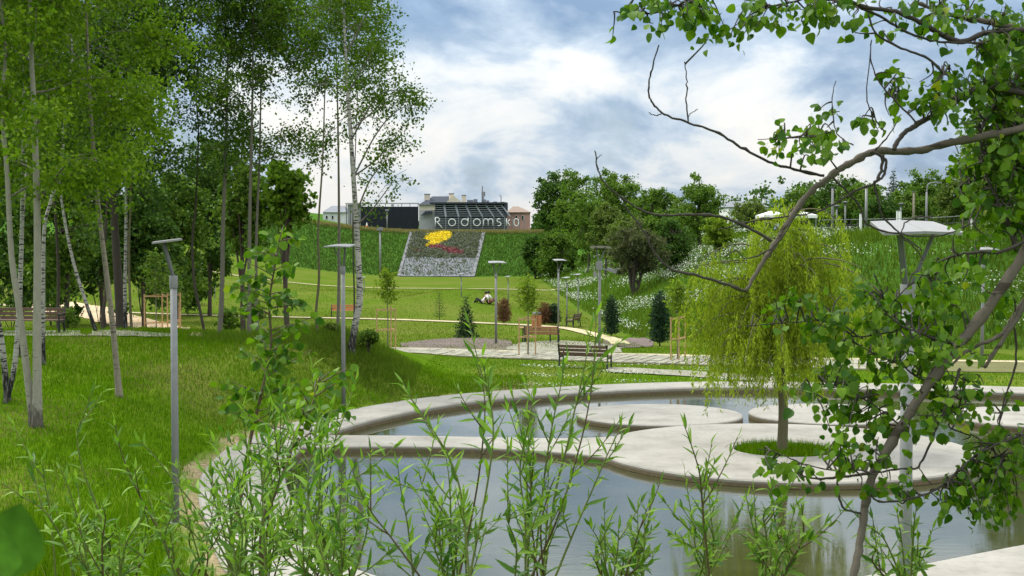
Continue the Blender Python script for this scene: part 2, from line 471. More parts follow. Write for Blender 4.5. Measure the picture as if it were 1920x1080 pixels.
soil = g.ramp(n3, [(0.3, (0.20, 0.15, 0.09)), (0.7, (0.36, 0.28, 0.18))])
c = g.mix(sepc.outputs[2], c, soil)
c = g.mix(1.0, c, g.ramp(n3, [(0.25, 0.7), (0.75, 1.25)]), 'MULTIPLY')
g.col(c); g.bump(g.math('ADD', n3, g.math('MULTIPLY', n2, 1.5)), 0.6, 0.06)
gme = mesh_np('ground', np.stack([GX, GY, GZ], -1).reshape(-1, 3), gf, g.m, True)
ca = gme.color_attributes.new('zone', 'FLOAT_COLOR', 'POINT')
zv = np.ones((nx * ny, 4), np.float32)
X1, Y1 = GX.ravel(), GY.ravel()
left_l = sstep((-0.5 - X1) / 3) * (1 - sstep((Y1 - 47) / 8))
zv[:, 0] = np.clip(sstep((Y1 - 44) / 8) * (1 - left_l), 0, 1)
db = np.full(X1.shape, -1.0); mm = X1 > -8; db[mm] = -poly_dist(X1[mm], Y1[mm], BANK_POLY)
zv[:, 1] = np.maximum(sstep((Y1 - 189) / 2.0), sstep((db + 0.3) / 1.5))
d2 = dp.ravel()
wobble = 0.35 * np.sin(X1 * 2.1) * np.sin(Y1 * 1.7) + 0.2 * np.sin(X1 * 5.3 + Y1 * 3.1)
zv[:, 2] = (1 - sstep((d2 - 1.7 - 0.6 * wobble) / 0.4)) * (Y1 < 36) * (X1 < 0) * 0.95
bare = np.exp(-((X1 + 0.45) / 0.9) ** 2 - ((Y1 - 44.3) / 1.6) ** 2)
zv[:, 2] = np.maximum(zv[:, 2], np.clip(bare * 1.6 + wobble * 0.4 * (bare > 0.2), 0, 0.9))
ca.data.foreach_set('color', zv.ravel())
tag(link('ground', gme), 'grassy ground of the park valley', None, None, 'structure')

# ================================================================== POND
conc = NT('concrete', 0.8, 0.25)
Pz = conc.pos(); sx = conc.n('ShaderNodeSeparateXYZ'); conc.l(Pz, sx.inputs[0])
a1 = conc.noise(Pz, 0.9, 6, 0.6); a2 = conc.noise(Pz, 7.0, 8, 0.7); a3 = conc.noise(conc.scaled(Pz, (9, 9, 1.2)), 1.4, 5)
cc = conc.ramp(a1, [(0.3, (0.215, 0.203, 0.174)), (0.5, (0.285, 0.270, 0.236)), (0.72, (0.335, 0.319, 0.282))])
cc = conc.mix(1.0, cc, conc.ramp(a2, [(0.25, 0.78), (0.5, 1.0), (0.8, 1.06)]), 'MULTIPLY')
cc = conc.mix(conc.ramp(conc.noise(Pz, 2.4, 8, 0.75), [(0.58, 0.0), (0.72, 0.5)]), cc, (0.19, 0.17, 0.135))
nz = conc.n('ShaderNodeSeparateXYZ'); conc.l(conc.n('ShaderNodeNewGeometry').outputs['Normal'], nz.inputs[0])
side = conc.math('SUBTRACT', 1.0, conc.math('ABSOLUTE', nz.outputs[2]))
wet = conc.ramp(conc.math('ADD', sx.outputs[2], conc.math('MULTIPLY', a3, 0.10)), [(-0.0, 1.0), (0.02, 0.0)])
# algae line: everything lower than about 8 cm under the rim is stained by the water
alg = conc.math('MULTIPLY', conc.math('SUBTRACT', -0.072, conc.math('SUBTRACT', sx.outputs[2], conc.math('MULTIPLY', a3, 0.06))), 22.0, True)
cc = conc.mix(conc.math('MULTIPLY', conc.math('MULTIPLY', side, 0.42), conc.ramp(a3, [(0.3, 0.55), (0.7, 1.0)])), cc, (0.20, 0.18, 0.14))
cc = conc.mix(conc.math('MULTIPLY', alg, 0.9), cc, conc.ramp(a3, [(0.3, (0.075, 0.06, 0.028)), (0.7, (0.15, 0.11, 0.05))]))
conc.col(cc); conc.bump(a2, 0.35, 0.012)
M['concrete'] = conc.m

def ring_mesh(inner, outer, zt, zb, bev=0.035):
    n = len(inner)
    c_in = inner + (outer - inner) * (bev / 1.65); c_out = outer - (outer - inner) * (bev / 1.65)
    rows = [np.c_[inner, np.full(n, zb)], np.c_[inner, np.full(n, zt - bev)], np.c_[c_in, np.full(n, zt)],
            np.c_[(inner + outer) / 2, np.full(n, zt)], np.c_[c_out, np.full(n, zt)], np.c_[outer, np.full(n, zt - bev)], np.c_[outer, np.full(n, zb)]]
    v = np.concatenate(rows); f = []
    for r in range(len(rows) - 1):
        for j in range(n):
            k = (j + 1) % n; f.append((r * n + j, (r + 1) * n + j, (r + 1) * n + k, r * n + k))
    return v, f
pond = thing('concrete_pond', (8, 31, 0), 'round pale concrete pond basin with a broad flat rim', 'pond')
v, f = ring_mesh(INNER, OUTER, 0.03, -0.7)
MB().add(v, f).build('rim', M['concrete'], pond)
cw_bot = catmull([(-5.2, 31.2), (-3.5, 31.4), (-1.5, 31.35), (0.3, 30.9), (1.5, 30.3), (2.6, 29.4)], 5)
cw_top = catmull([(3.2, 33.6), (2.2, 32.9), (1.2, 32.7), (-0.5, 32.85), (-2.5, 33.1), (-5.2, 33.2)], 5)
cwp = [tuple(q) for q in np.concatenate([cw_bot, cw_top])]
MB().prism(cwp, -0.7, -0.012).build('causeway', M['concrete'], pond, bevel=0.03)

DISCS = [(6.12, 30.95, 4.2, 0.0), (3.95, 37.05, 2.22, -0.004), (8.55, 37.2, 2.15, -0.004), (13.75, 36.6, 2.1, -0.004)]
lab = ['largest round concrete island holding the planted willow', 'round concrete island just behind the largest one',
       'round concrete island behind the willow trunk', 'round concrete island at the far right edge of the pond']
for (cx, cy, r, z), lb in zip(DISCS, lab):
    o = thing('concrete_island', (cx, cy, 0), lb, 'island', 'round concrete islands in the pond')
    if r > 3:
        prof = [(r - 0.05, -0.7), (r - 0.05, -0.16), (r, -0.15), (r, -0.03), (r - 0.03, 0.0), (2.4, 0.0), (1.32, 0.0), (1.31, -0.012), (1.27, -0.012), (1.26, 0.0), (1.15, 0.0), (1.13, -0.02), (1.13, -0.3)]
    else:
        prof = [(r - 0.05, -0.7), (r - 0.05, -0.16), (r, -0.15), (r, -0.03), (r - 0.03, z), (r * 0.5, z), (0.001, z)]
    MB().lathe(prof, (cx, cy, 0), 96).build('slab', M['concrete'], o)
    if r > 3:
        s_ = MB(); a = np.arange(32) * 2 * math.pi / 32
        s_.add([(cx, cy, -0.05)] + [(cx + 1.14 * math.cos(t), cy + 1.14 * math.sin(t), -0.09) for t in a], [(0, i + 1, (i + 1) % 32 + 1) for i in range(32)])
        s_.build('planter_soil', plain('planter_soil', (0.07, 0.085, 0.025), 0.9, 0.1, 0, 0.4, 8), o)

wt = NT('pond_water', 0.035, 0.5)
wt.b.inputs['IOR'].default_value = 1.6
wp = wt.pos()
wn1 = wt.noise(wt.scaled(wp, (0.7, 2.2, 1)), 3.6, 4, 0.55); wn2 = wt.noise(wt.scaled(wp, (1, 1.6, 1)), 0.5, 3)
wt.col(wt.ramp(wn2, [(0.3, (0.032, 0.034, 0.012)), (0.7, (0.05, 0.052, 0.022))]))
far = wt.n('ShaderNodeSeparateXYZ'); wt.l(wp, far.inputs[0])
amp = wt.ramp(wt.noise(wp, 0.22, 2), [(0.40, 0.15), (0.62, 1.0)])
wt.bump(wt.math('MULTIPLY', wn1, amp), 0.30, 0.012)
wm = MB(); wpts = offset_closed(INNER, 0.3)
wm.add(np.c_[wpts, np.full(len(wpts), -0.155)], [tuple(range(len(wpts)))])
tag(wm.build('water', wt.m), 'still blue grey water in the pond', None, None, 'structure')

# ================================================================== PATHS, SAND, BEDS (sheets laid on the ground)
def drape(name, a_px, b_px, mat, nu=40, nv=6, lift=0.03, jitter=0.0, label=None, kind='structure', parent=None):
    """a sheet between two pixel outlines, laid on the ground where those pixels see it"""
    a = catmull(a_px, 12); b = catmull(b_px, 12)
    ia = np.linspace(0, len(a) - 1, nu); ib = np.linspace(0, len(b) - 1, nu)
    A = np.stack([np.interp(ia, np.arange(len(a)), a[:, k]) for k in (0, 1)], 1)
    B = np.stack([np.interp(ib, np.arange(len(b)), b[:, k]) for k in (0, 1)], 1)
    PA = at(A[:, 0], A[:, 1]); PB = at(B[:, 0], B[:, 1])
    t = np.linspace(0, 1, nv)[:, None, None]
    XY = PA[None, :, :2] * (1 - t) + PB[None, :, :2] * t
    if jitter: 
        XY[0] += rng.normal(0, jitter, XY[0].shape); XY[-1] += rng.normal(0, jitter, XY[-1].shape)
    Z = h(XY[..., 0], XY[..., 1]) + lift
    V = np.concatenate([XY, Z[..., None]], -1).reshape(-1, 3)
    i = np.arange(nu * nv).reshape(nv, nu)
    fc = np.stack([i[:-1, :-1], i[1:, :-1], i[1:, 1:], i[:-1, 1:]], -1).reshape(-1, 4)
    return tag(link(name, mesh_np(name, V, fc, mat, True)), label, None, None, kind)

def strip_world(name, line, width, mat, lift=0.03, n=14, label=None, kind='structure', seg=3):
    c = catmull(line, n); t = np.gradient(c, axis=0); t /= np.linalg.norm(t, axis=1)[:, None]
    nn = np.stack([-t[:, 1], t[:, 0]], 1)
    w_ = np.linspace(-width / 2, width / 2, seg + 1)
    XY = c[None] + nn[None] * (w_[:, None, None] + rng.normal(0, 0.02, (seg + 1, len(c), 1)))
    Z = h(XY[..., 0], XY[..., 1]) + lift
    V = np.concatenate([XY, Z[..., None]], -1).reshape(-1, 3); m_ = len(c)
    i = np.arange((seg + 1) * m_).reshape(seg + 1, m_)
    fc = np.stack([i[:-1, :-1], i[:-1, 1:], i[1:, 1:], i[1:, :-1]], -1).reshape(-1, 4)
    return tag(link(name, mesh_np(name, V, fc, mat, True)), label, None, None, kind), c, nn

def gravelmat(name, c1, c2, scale=14.0):
    t = NT(name, 0.9, 0.15); p = t.pos(); a = t.noise(p, scale, 6, 0.75); b = t.noise(p, 0.8, 4)
    c_ = t.ramp(a, [(0.3, c1), (0.7, c2)])
    t.col(t.mix(1.0, c_, t.ramp(b, [(0.3, 0.8), (0.7, 1.15)]), 'MULTIPLY')); t.bump(a, 0.6, 0.02); return t.m
M['sand'] = gravelmat('sand', (0.42, 0.31, 0.19), (0.60, 0.46, 0.30), 5)
M['gravel_yellow'] = gravelmat('gravel_yellow', (0.36, 0.31, 0.19), (0.52, 0.45, 0.28), 9)
M['gravel_grey'] = gravelmat('gravel_grey', (0.19, 0.18, 0.145), (0.31, 0.295, 0.235), 9)
M['mulch'] = gravelmat('mulch', (0.075, 0.058, 0.05), (0.185, 0.145, 0.13), 7)
M['joint_soil'] = gravelmat('joint_soil', (0.09, 0.10, 0.035), (0.17, 0.16, 0.07), 9)
pav = NT('paving_slab', 0.85, 0.2)
r_ = pav.n('ShaderNodeObjectInfo').outputs['Random']
pav.col(pav.mix(1.0, pav.ramp(r_, [(0, (0.21, 0.205, 0.155)), (1, (0.31, 0.30, 0.235))]), pav.ramp(pav.noise(pav.pos(), 5, 6, 0.7), [(0.3, 0.8), (0.7, 1.1)]), 'MULTIPLY'))
M['paving_slab'] = pav.m

PATH = [(-20, 64.5), (-12, 61.8), (-5, 58.3), (0.5, 55.3), (7, 52.6), (14, 50.6), (22, 49.2), (34, 47)]
pth, pc, pn = strip_world('path', PATH, 3.9, M['joint_soil'], 0.025, 14, 'paved park path crossing behind the pond')
WP[pth.name] = np.zeros(3)
slab_mb = MB().box((0, 0, 0), (0.335, 0.86, 0.06))
slab_me = slab_mb.mesh('slab', M['paving_slab'])
dlen = np.r_[0, np.cumsum(np.linalg.norm(np.diff(pc, axis=0), axis=1))]
cnt = 0
for s0 in np.arange(14.2, 37, 0.40):
    c0 = np.array([np.interp(s0, dlen, pc[:, k]) for k in (0, 1)]); nn0 = np.array([np.interp(s0, dlen, pn[:, k]) for k in (0, 1)])
    ang = math.atan2(nn0[1], nn0[0]) - math.pi / 2
    for r0 in range(4):
        if cnt >= 235: break
        q = c0 + nn0 * (-1.38 + 0.92 * r0 + 0.01 * math.sin(s0 * 3))
        z = float(h(q[0], q[1])) + 0.022 + rng.uniform(-0.006, 0.012)
        link('slab', slab_me, pth, (q[0], q[1], z), (rng.uniform(-0.02, 0.02), rng.uniform(-0.02, 0.02), ang + rng.uniform(-0.025, 0.025))); cnt += 1
off = pc + pn * 2.35
strip_world('gravel_strip', [tuple(q) for q in off[::10]], 0.75, M['gravel_yellow'], 0.035, 10, 'pale yellow gravel strip along the far edge of the paved path')
strip_world('footpath', [(-45, 106), (-30, 101), (-18, 97.5), (-9, 94.5), (-2, 90.5), (3, 86), (5, 78), (5.4, 72), (5.2, 66)], 0.95, M['gravel_yellow'], 0.05, 12, 'narrow pale footpath curving across the valley lawn')
strip_world('footpath', [(-60, 152), (-30, 150), (-14, 149), (-2, 147), (8, 140)], 0.9, M['gravel_yellow'], 0.06, 12, 'far narrow footpath on the lawn below the flower carpet')
drape('sand_area', [(60, 572), (130, 567), (200, 578), (300, 604), (350, 616), (390, 631)], [(60, 588), (120, 590), (190, 605), (270, 620), (330, 628), (388, 634)], M['sand'], 40, 8, 0.04, 0.15, 'beige sandy area beyond the left lawn')
drape('footpath', [(-40, 622), (90, 622), (200, 621), (330, 628)], [(-40, 631), (90, 632), (200, 632), (330, 633.5)], M['gravel_grey'], 30, 5, 0.045, 0.05, 'grey gravel footpath behind the left lawn crest')
drape('gravel_pad', [(950, 651), (985, 643), (1060, 640), (1130, 646), (1165, 655)], [(950, 656), (985, 661), (1050, 664), (1120, 664), (1165, 662)], M['gravel_grey'], 30, 6, 0.04, 0.08, 'grey gravel pad under the bench and table')
drape('mulch_bed', [(752, 645), (800, 638), (880, 634), (960, 640)], [(752, 651), (800, 655), (880, 660), (960, 661)], M['mulch'], 34, 7, 0.035, 0.12, 'purple brown mulch bed at the foot of the dark spruce')
drape('mulch_bed', [(1130, 640), (1180, 634), (1225, 637)], [(1130, 650), (1180, 653), (1225, 651)], M['mulch'], 20, 6, 0.035, 0.12, 'purple brown mulch bed beside the tall narrow spruce')
drape('footpath', [(1140, 690), (1240, 694), (1340, 700), (1460, 708)], [(1140, 699), (1240, 704), (1340, 711), (1460, 720)], M['gravel_grey'], 24, 5, 0.04, 0.05, 'worn gravel footpath between pond rim and paved path')

# ================================================================== SCATTERED GRASS AND FLOWERS
def blades(name, XY, hgt, wid, mat, label, lean=0.35, hvar=0.4, zoff=0.0):
    n = len(XY); z = h(XY[:, 0], XY[:, 1]) + zoff
    hh = hgt * rng.uniform(1 - hvar, 1 + hvar, n); a = rng.uniform(0, 2 * math.pi, n); b = rng.uniform(0, 2 * math.pi, n)
    wx, wy = np.cos(a) * wid / 2, np.sin(a) * wid / 2
    lx, ly = np.cos(b) * hh * lean * rng.uniform(0.2, 1, n), np.sin(b) * hh * lean * rng.uniform(0.2, 1, n)
    V = np.stack([np.stack([XY[:, 0] - wx, XY[:, 1] - wy, z], 1), np.stack([XY[:, 0] + wx, XY[:, 1] + wy, z], 1),
                  np.stack([XY[:, 0] + lx, XY[:, 1] + ly, z + hh], 1)], 1).reshape(-1, 3)
    return tag(link(name, mesh_np(name, V, np.arange(3 * n).reshape(-1, 3), mat)), label, None, None, 'stuff')

def rand_xy(n, x0, x1, y0, y1, keep=None, near=1.0):
    y = y0 + (y1 - y0) * rng.uniform(0, 1, n) ** near; x = rng.uniform(x0, x1, n)
    XY = np.stack([x, y], 1)
    XY = XY[np.abs(XY[:, 0]) < XY[:, 1] * 0.40 + 1.5]
    if keep is not None: XY = XY[keep(XY[:, 0], XY[:, 1])]
    return XY
out_pond = lambda x, y: poly_dist(x, y, INNER_C) > 1.72 + 0.25 * np.sin(x * 3.1 + y * 2.3)
XY = rand_xy(330000, -19, 0.5, 12, 47, out_pond, 1.05)
dd = poly_dist(XY[:, 0], XY[:, 1], INNER_C); keep = (dd > 2.05) | (rng.uniform(0, 1, len(dd)) < 0.10) | (XY[:, 1] > 36)
XY = XY[keep]
patch = np.sin(XY[:, 0] * 0.9 + 1.2 * np.sin(XY[:, 1] * 0.35)) * np.sin(XY[:, 1] * 0.55 + 0.8 * np.sin(XY[:, 0] * 0.5))
lushm = rng.uniform(-0.9, 0.9, len(XY)) < patch + 0.75
blades('grass', XY[lushm], 0.105, 0.016, M['grass_blade'], 'lush green lawn grass beside the pond')
blades('grass', XY[~lushm][:30000], 0.07, 0.016, M['dry_blade'], 'dry grass blades among the lawn')
XY = rand_xy(60000, -12, -3.0, 40.5, 46.5, None)
mo = np.exp(-((XY[:, 0] + 5.6) / 2.6) ** 2 - ((XY[:, 1] - 43.3) / 2.2) ** 2) > rng.uniform(0, 1, len(XY))
blades('grass', XY[mo], 0.22, 0.02, M['meadow_blade'], 'long grass on the small mound by the white birch')
XY = rand_xy(26000, -9.5, -3.5, 9.0, 23, lambda x, y: poly_dist(x, y, INNER_C) > 2.4, 0.8)
blades('weeds', XY, 0.34, 0.018, M['grass_blade'], 'tall weeds at the lower edge of the lawn', 0.6, 0.6)
XY = rand_xy(90000, -3, 20, 43, 62, lambda x, y: (poly_dist(x, y, INNER_C) > 1.8) & (poly_dist(x, y, PATH, False) > 2.2) & (poly_dist(x, y, BANK_POLY) > 0.3))
blades('grass', XY[:46000], 0.06, 0.02, M['grass_blade'], 'short grass between pond and paved path')
XY = rand_xy(12000, 0, 10, 43.5, 51, lambda x, y: (poly_dist(x, y, INNER_C) > 1.8) & (poly_dist(x, y, PATH, False) > 2.2))
def dots(name, XY, z, size, mat, label, par=None, up=0.7):
    n = len(XY); c = np.stack([XY[:, 0], XY[:, 1], z], 1)
    s = np.asarray(size) * rng.uniform(0.6, 1.4, n); nv = rng.normal(0, 1, (n, 3)); nv[:, 2] = np.abs(nv[:, 2]) + up; nv /= np.linalg.norm(nv, axis=1)[:, None]
    t = np.cross(nv, np.array([0.3, 0.9, 0.1])); t /= np.linalg.norm(t, axis=1)[:, None]; b = np.cross(nv, t)
    t = t * s[:, None] / 2; b = b * s[:, None] / 2
    org = WP[par.name] if par is not None else np.zeros(3)
    V = np.stack([c - t - b, c + t - b, c + t + b, c - t + b], 1).reshape(-1, 3) - org
    return tag(link(name, mesh_np(name, V, np.arange(4 * n).reshape(-1, 4), mat), par, org), label, None, None, 'stuff')
nn_ = np.sin(XY[:, 0] * 1.1) * np.sin(XY[:, 1] * 1.9 + XY[:, 0] * 0.4) > 0.25
XY = XY[nn_][:800]
dots('daisies', XY, h(XY[:, 0], XY[:, 1]) + 0.06, 0.04, M['white_flower'], 'white daisies in the grass beyond the pond rim')

def bank_xy(n, y0, y1, x1=70):
    y = y0 * (y1 / y0) ** rng.uniform(0, 1, n); x = rng.uniform(0, 1, n) * (y * 0.40) + 1.0
    XY = np.stack([x, y], 1); d = -poly_dist(x, y, BANK_POLY)
    return XY[(d > 0.2) & (d < 15)], d[(d > 0.2) & (d < 15)]
XY, d = bank_xy(150000, 54, 190)
blades('meadow_grass', XY, 0.42, 0.05, M['meadow_blade'], 'tall meadow grass on the right bank', 0.5, 0.5)
XY, d = bank_xy(230000, 60, 190)
fl = (np.sin(XY[:, 0] * 0.55 + 0.9 * np.sin(XY[:, 1] * 0.13)) + np.sin(XY[:, 1] * 0.31 + XY[:, 0] * 0.6) + np.sin(d * 1.6 + XY[:, 1] * 0.17)) / 3
fl = fl + np.where(XY[:, 1] > 78, 0.16, -0.34)
km = (fl > rng.uniform(-0.15, 0.75, len(XY))) & ((XY[:, 1] < 150) | (rng.uniform(0, 1, len(XY)) < 0.5))
XY = XY[km]; print('bank flowers', len(XY))
XY = XY[:60000]
dots('white_flowers', XY, h(XY[:, 0], XY[:, 1]) + rng.uniform(0.3, 0.62, len(XY)), 0.030 + 0.00028 * XY[:, 1], M['white_flower'], 'white wildflowers across the right bank')
XY = rand_xy(60000, -45, 8, 211.3, 215.5)
blades('dry_grass', XY[:22000], 0.34, 0.08, M['dry_blade'], 'dry beige grass along the top of the far hill', 0.35)
XY = rand_xy(120000, -60, 8, 190, 212)
blades('meadow_grass', XY[:50000], 0.35, 0.10, M['hill_blade'], 'green grass on the slope of the far hill', 0.4)
XY = rand_xy(160000, -40, 6, 62, 150, lambda x, y: (poly_dist(x, y, BANK_POLY) > 0.3), 1.4)
M['valley_blade'] = leafmat('valley_blade', (0.065, 0.115, 0.008), (0.135, 0.185, 0.020), 0.3, 0.8, 0.0, 'island', (0.22, 0.2, 0.07))
sel = rng.uniform(0, 1, len(XY)) < 0.55 + 0.4 * np.sin(XY[:, 0] * 0.4) * np.sin(XY[:, 1] * 0.21)
blades('grass', XY[sel][:90000], 0.08, 0.035, M['valley_blade'], 'mown grass on the valley lawn')
a_ = rng.uniform(0, 2 * math.pi, 2600); rr_ = 1.1 * np.sqrt(rng.uniform(0, 1, 2600))
XY = np.stack([6.12 + rr_ * np.cos(a_), 30.95 + rr_ * np.sin(a_)], 1)
def blades_in(name, XY, z0, hgt, wid, mat, label):
    o = blades(name, XY, hgt, wid, mat, label, 0.6, 0.5)
    n = len(XY); co = np.zeros(n * 9, np.float32); o.data.vertices.foreach_get('co', co); co = co.reshape(-1, 3)
    co[:, 2] += np.repeat(z0 - h(XY[:, 0], XY[:, 1]), 3); o.data.vertices.foreach_set('co', co.ravel()); return o
blades_in('grass', XY, -0.08, 0.16, 0.022, M['grass_blade'], 'grass tuft in the round planter at the willow foot')
# ================================================================== BARK
def barkmat(name, base, dark, marks=0.0, foot=0.0, z0=0.0):
    t = NT(name, 0.85, 0.15); p = t.obj
    a = t.noise(t.scaled(p, (6, 6, 1.5)), 3, 6, 0.7)
    c = t.ramp(a, [(0.3, tuple(q * 0.72 for q in base)), (0.7, base)])
    if marks:
        m = t.noise(t.scaled(p, (1.6, 1.6, 9)), 2.6, 4, 0.6)
        c = t.mix(t.ramp(m, [(0.60 - marks * 0.1, 0.0), (0.66 - marks * 0.1, 0.95)]), c, dark)
    if foot:
        s = t.n('ShaderNodeSeparateXYZ'); t.l(p, s.inputs[0])
        nn = t.math('ADD', t.math('MULTIPLY', s.outputs[2], -1.0 / foot), t.math('ADD', 0.25, t.noise(t.scaled(p, (5, 5, 2)), 2, 5, 0.7)))
        c = t.mix(t.ramp(nn, [(0.28, 0.0), (0.45, 1.0)]), c, t.ramp(t.noise(t.scaled(p, (9, 9, 2.5)), 2, 5), [(0.5, dark), (0.72, tuple(q * 0.5 for q in base))]))
    t.col(c); t.bump(a, 0.5, 0.02); return t.m
M['birch_bark'] = barkmat('birch_bark', (0.40, 0.385, 0.34), (0.02, 0.019, 0.018), 0.8, 2.0)
M['aspen_bark'] = barkmat('aspen_bark', (0.30, 0.285, 0.225), (0.085, 0.075, 0.062), -0.35, 1.1)
M['tan_bark'] = barkmat('tan_bark', (0.25, 0.22, 0.165), (0.06, 0.05, 0.04), 0.1)
M['grey_bark'] = barkmat('grey_bark', (0.17, 0.155, 0.125), (0.04, 0.036, 0.03))
M['dark_bark'] = barkmat('dark_bark', (0.075, 0.062, 0.05), (0.02, 0.018, 0.016))
M['olive_bark'] = barkmat('olive_bark', (0.13, 0.12, 0.065), (0.04, 0.036, 0.03))
M['twig_bark'] = barkmat('twig_bark', (0.060, 0.052, 0.044), (0.03, 0.025, 0.02))
M['limb_bark'] = barkmat('limb_bark', (0.125, 0.107, 0.083), (0.05, 0.04, 0.03), 0.15)
M['stem_green'] = plain('stem_green', (0.14, 0.17, 0.05), 0.6, 0.3, 0, 0.25, 8)
M['stem_brown'] = plain('stem_brown', (0.10, 0.07, 0.04), 0.6, 0.3, 0, 0.25, 8)

def rvec(n):
    v = rng.normal(0, 1, (n, 3)); return v / np.linalg.norm(v, axis=1)[:, None]

def leaf_quads(C, size, elong=1.4, droop=0.0, svar=0.35, dirs=None):
    """one small folded leaf (a diamond of four corners) at every point of C"""
    n = len(C); u = rvec(n) if dirs is None else dirs
    u = u + np.array([0, 0, -droop]); u /= np.linalg.norm(u, axis=1)[:, None]
    wv = rvec(n); s = np.cross(u, wv); s /= np.linalg.norm(s, axis=1)[:, None] + 1e-9
    L = size * rng.uniform(1 - svar, 1 + svar, n)[:, None]; nv = np.cross(u, s)
    a = C; b = C + u * L * 0.45 + s * L / elong / 2 + nv * L * 0.1; c = C + u * L; d = C + u * L * 0.45 - s * L / elong / 2 + nv * L * 0.1
    return np.stack([a, b, c, d], 1).reshape(-1, 3)

def leaf_mesh(name, V, mat, org):
    return mesh_np(name, V - np.asarray(org), np.arange(len(V)).reshape(-1, 4), mat)

def add_leaves(name, V, mat, parent):
    return tag(link(name, leaf_mesh(name, V, mat, WP[parent.name]), parent, WP[parent.name]), None, None, None, 'stuff')

def limb_set(mb, trunk, radii, z_from, n, length, up=0.6, taper=0.4, az=None, bend=0.25, flat=None):
    """side limbs along a trunk line; returns the lines"""
    out = []
    zs = trunk[:, 2]; lo = np.searchsorted(zs, z_from) if z_from < zs[-1] else len(zs) - 2
    for i in range(n):
        t = lo + (len(trunk) - 1.2 - lo) * ((i + rng.uniform(0.1, 0.9)) / n); k = int(t); fr = t - k; k2 = min(k + 1, len(trunk) - 1)
        p = trunk[k] * (1 - fr) + trunk[k2] * fr; r = radii[k] * (1 - fr) + radii[k2] * fr
        a = (i * 2.4 + rng.uniform(-0.5, 0.5)) if az is None else az(i)
        rel = (p[2] - z_from) / (zs[-1] - z_from + 1e-6)
        L = length * (1 - taper * rel) * rng.uniform(0.7, 1.25)
        d = np.array([math.cos(a), math.sin(a), up * rng.uniform(0.6, 1.4)]); d /= np.linalg.norm(d)
        pts = [p]; q = p.copy(); m = 6
        for j in range(m):
            d = d + rng.normal(0, 0.10, 3) + np.array([0, 0, -bend * (j / m) * 0.8]); d /= np.linalg.norm(d)
            q = q + d * L / m; pts.append(q)
        pts = np.array(pts); rr = np.linspace(min(r * 0.45, 0.05), 0.006, len(pts))
        if mb is not None: mb.tube(pts, rr, 5, False)
        out.append(pts)
    return out

def along(lines, n, t0=0.25, spread=0.35):
    """n points round the outer part of the given limb lines, gathered in sprays"""
    sprays = []
    lens = np.array([np.linalg.norm(np.diff(l, axis=0), axis=1).sum() for l in lines])
    ns = max(8, n // 30); pick = rng.choice(len(lines), ns, p=lens / lens.sum())
    for k in pick:
        l = lines[k]; t = (t0 + (1 - t0) * rng.uniform() ** 0.8) * (len(l) - 1); i = min(int(t), len(l) - 2); f = t - i
        sprays.append(l[i] * (1 - f) + l[i + 1] * f + rng.normal(0, spread, 3))
    sprays = np.array(sprays); c = sprays[rng.integers(0, ns, n)]
    return c + rng.normal(0, 1, (n, 3)) * np.array([0.17, 0.17, 0.14]) * rng.uniform(0.4, 1.6, (n, 1))

GROVE = 'slender trees of the left grove'
def grove_tree(name, label, path_px, D, w_px, bark, leaf, top_z, z_crown, n_limb=16, limb=1.9, n_leaf=6500, size=0.085, up=0.6, droop=0.3, cat='tree', group=GROVE, dy=0.0, extra=None):
    """trunk follows pixels of the photograph at depth D, then grows on to top_z"""
    base = on(path_px[0][0], D)
    pts = [np.array([(x - 960) / F * D * (1 + 0), D + dy * i / len(path_px), CAM[2] + (440.0 - y) / F * D]) for i, (x, y) in enumerate(path_px)]
    pts[0] = base - np.array([0, 0, 0.15])
    last = pts[-1]; d = (pts[-1] - pts[-2]); d = d / max(d[2], 0.3); steps = 4
    if last[2] < top_z:
        for i in range(1, steps + 1):
            dz = (top_z - last[2]) * i / steps
            pts.append(last + np.array([d[0] * dz * 0.35 + 0.12 * math.sin(i * 2 + D), 0.1 * math.sin(i * 1.7), dz]))
    ln = catmull(np.array(pts), 6)
    r0 = 0.82 * w_px / F * D / 2
    f = (ln[:, 2] - ln[0, 2]) / (ln[-1, 2] - ln[0, 2])
    rad = r0 * (1 - 0.88 * np.clip(f, 0, 1) ** 1.1); rad[:3] *= np.array([1.55, 1.25, 1.08])
    o = thing(name, base, label, cat, group)
    mb = MB().tube(ln, rad, 9)
    tr = mb.build('trunk', bark, o, True)
    lb = MB(); ls = limb_set(lb, ln, rad, z_crown, n_limb, limb, up)
    subs = []
    for l in ls:
        for q in range(3):
            k = rng.integers(2, len(l) - 1); d = rvec(1)[0] * 0.8 + (l[-1] - l[0]) / np.linalg.norm(l[-1] - l[0]); d[2] -= 0.15 + droop
            e = np.array([l[k] + d * limb * 0.42 * t - np.array([0, 0, droop * 0.5 * t * t]) for t in np.linspace(0, 1, 5)])
            lb.tube(e, np.linspace(0.010, 0.004, 5), 4, False); subs.append(e)
    if extra:
        for e in extra:
            e3 = catmull(np.array([W(x, y, D) for x, y in e]), 4); lb.tube(e3, np.linspace(0.03, 0.006, len(e3)), 5, False); subs.append(e3); subs.append(e3); subs.append(e3)
    if lb.v: lb.build('branches', bark if bark in (M['dark_bark'], M['grey_bark'], M['olive_bark']) else M['grey_bark'], o, True, kind='stuff')
    if n_leaf:
        C = along(ls + subs + subs, int(n_leaf * 1.55), 0.2, 0.22)
        add_leaves('crown', leaf_quads(C, size * 1.08, 1.35, droop), leaf, o)
    return o
AB, BB, TB, GB, DB, OB = (M[k] for k in ('aspen_bark', 'birch_bark', 'tan_bark', 'grey_bark', 'dark_bark', 'olive_bark'))
BL, AL, DL = M['birch_leaf'], M['aspen_leaf'], M['dark_leaf']
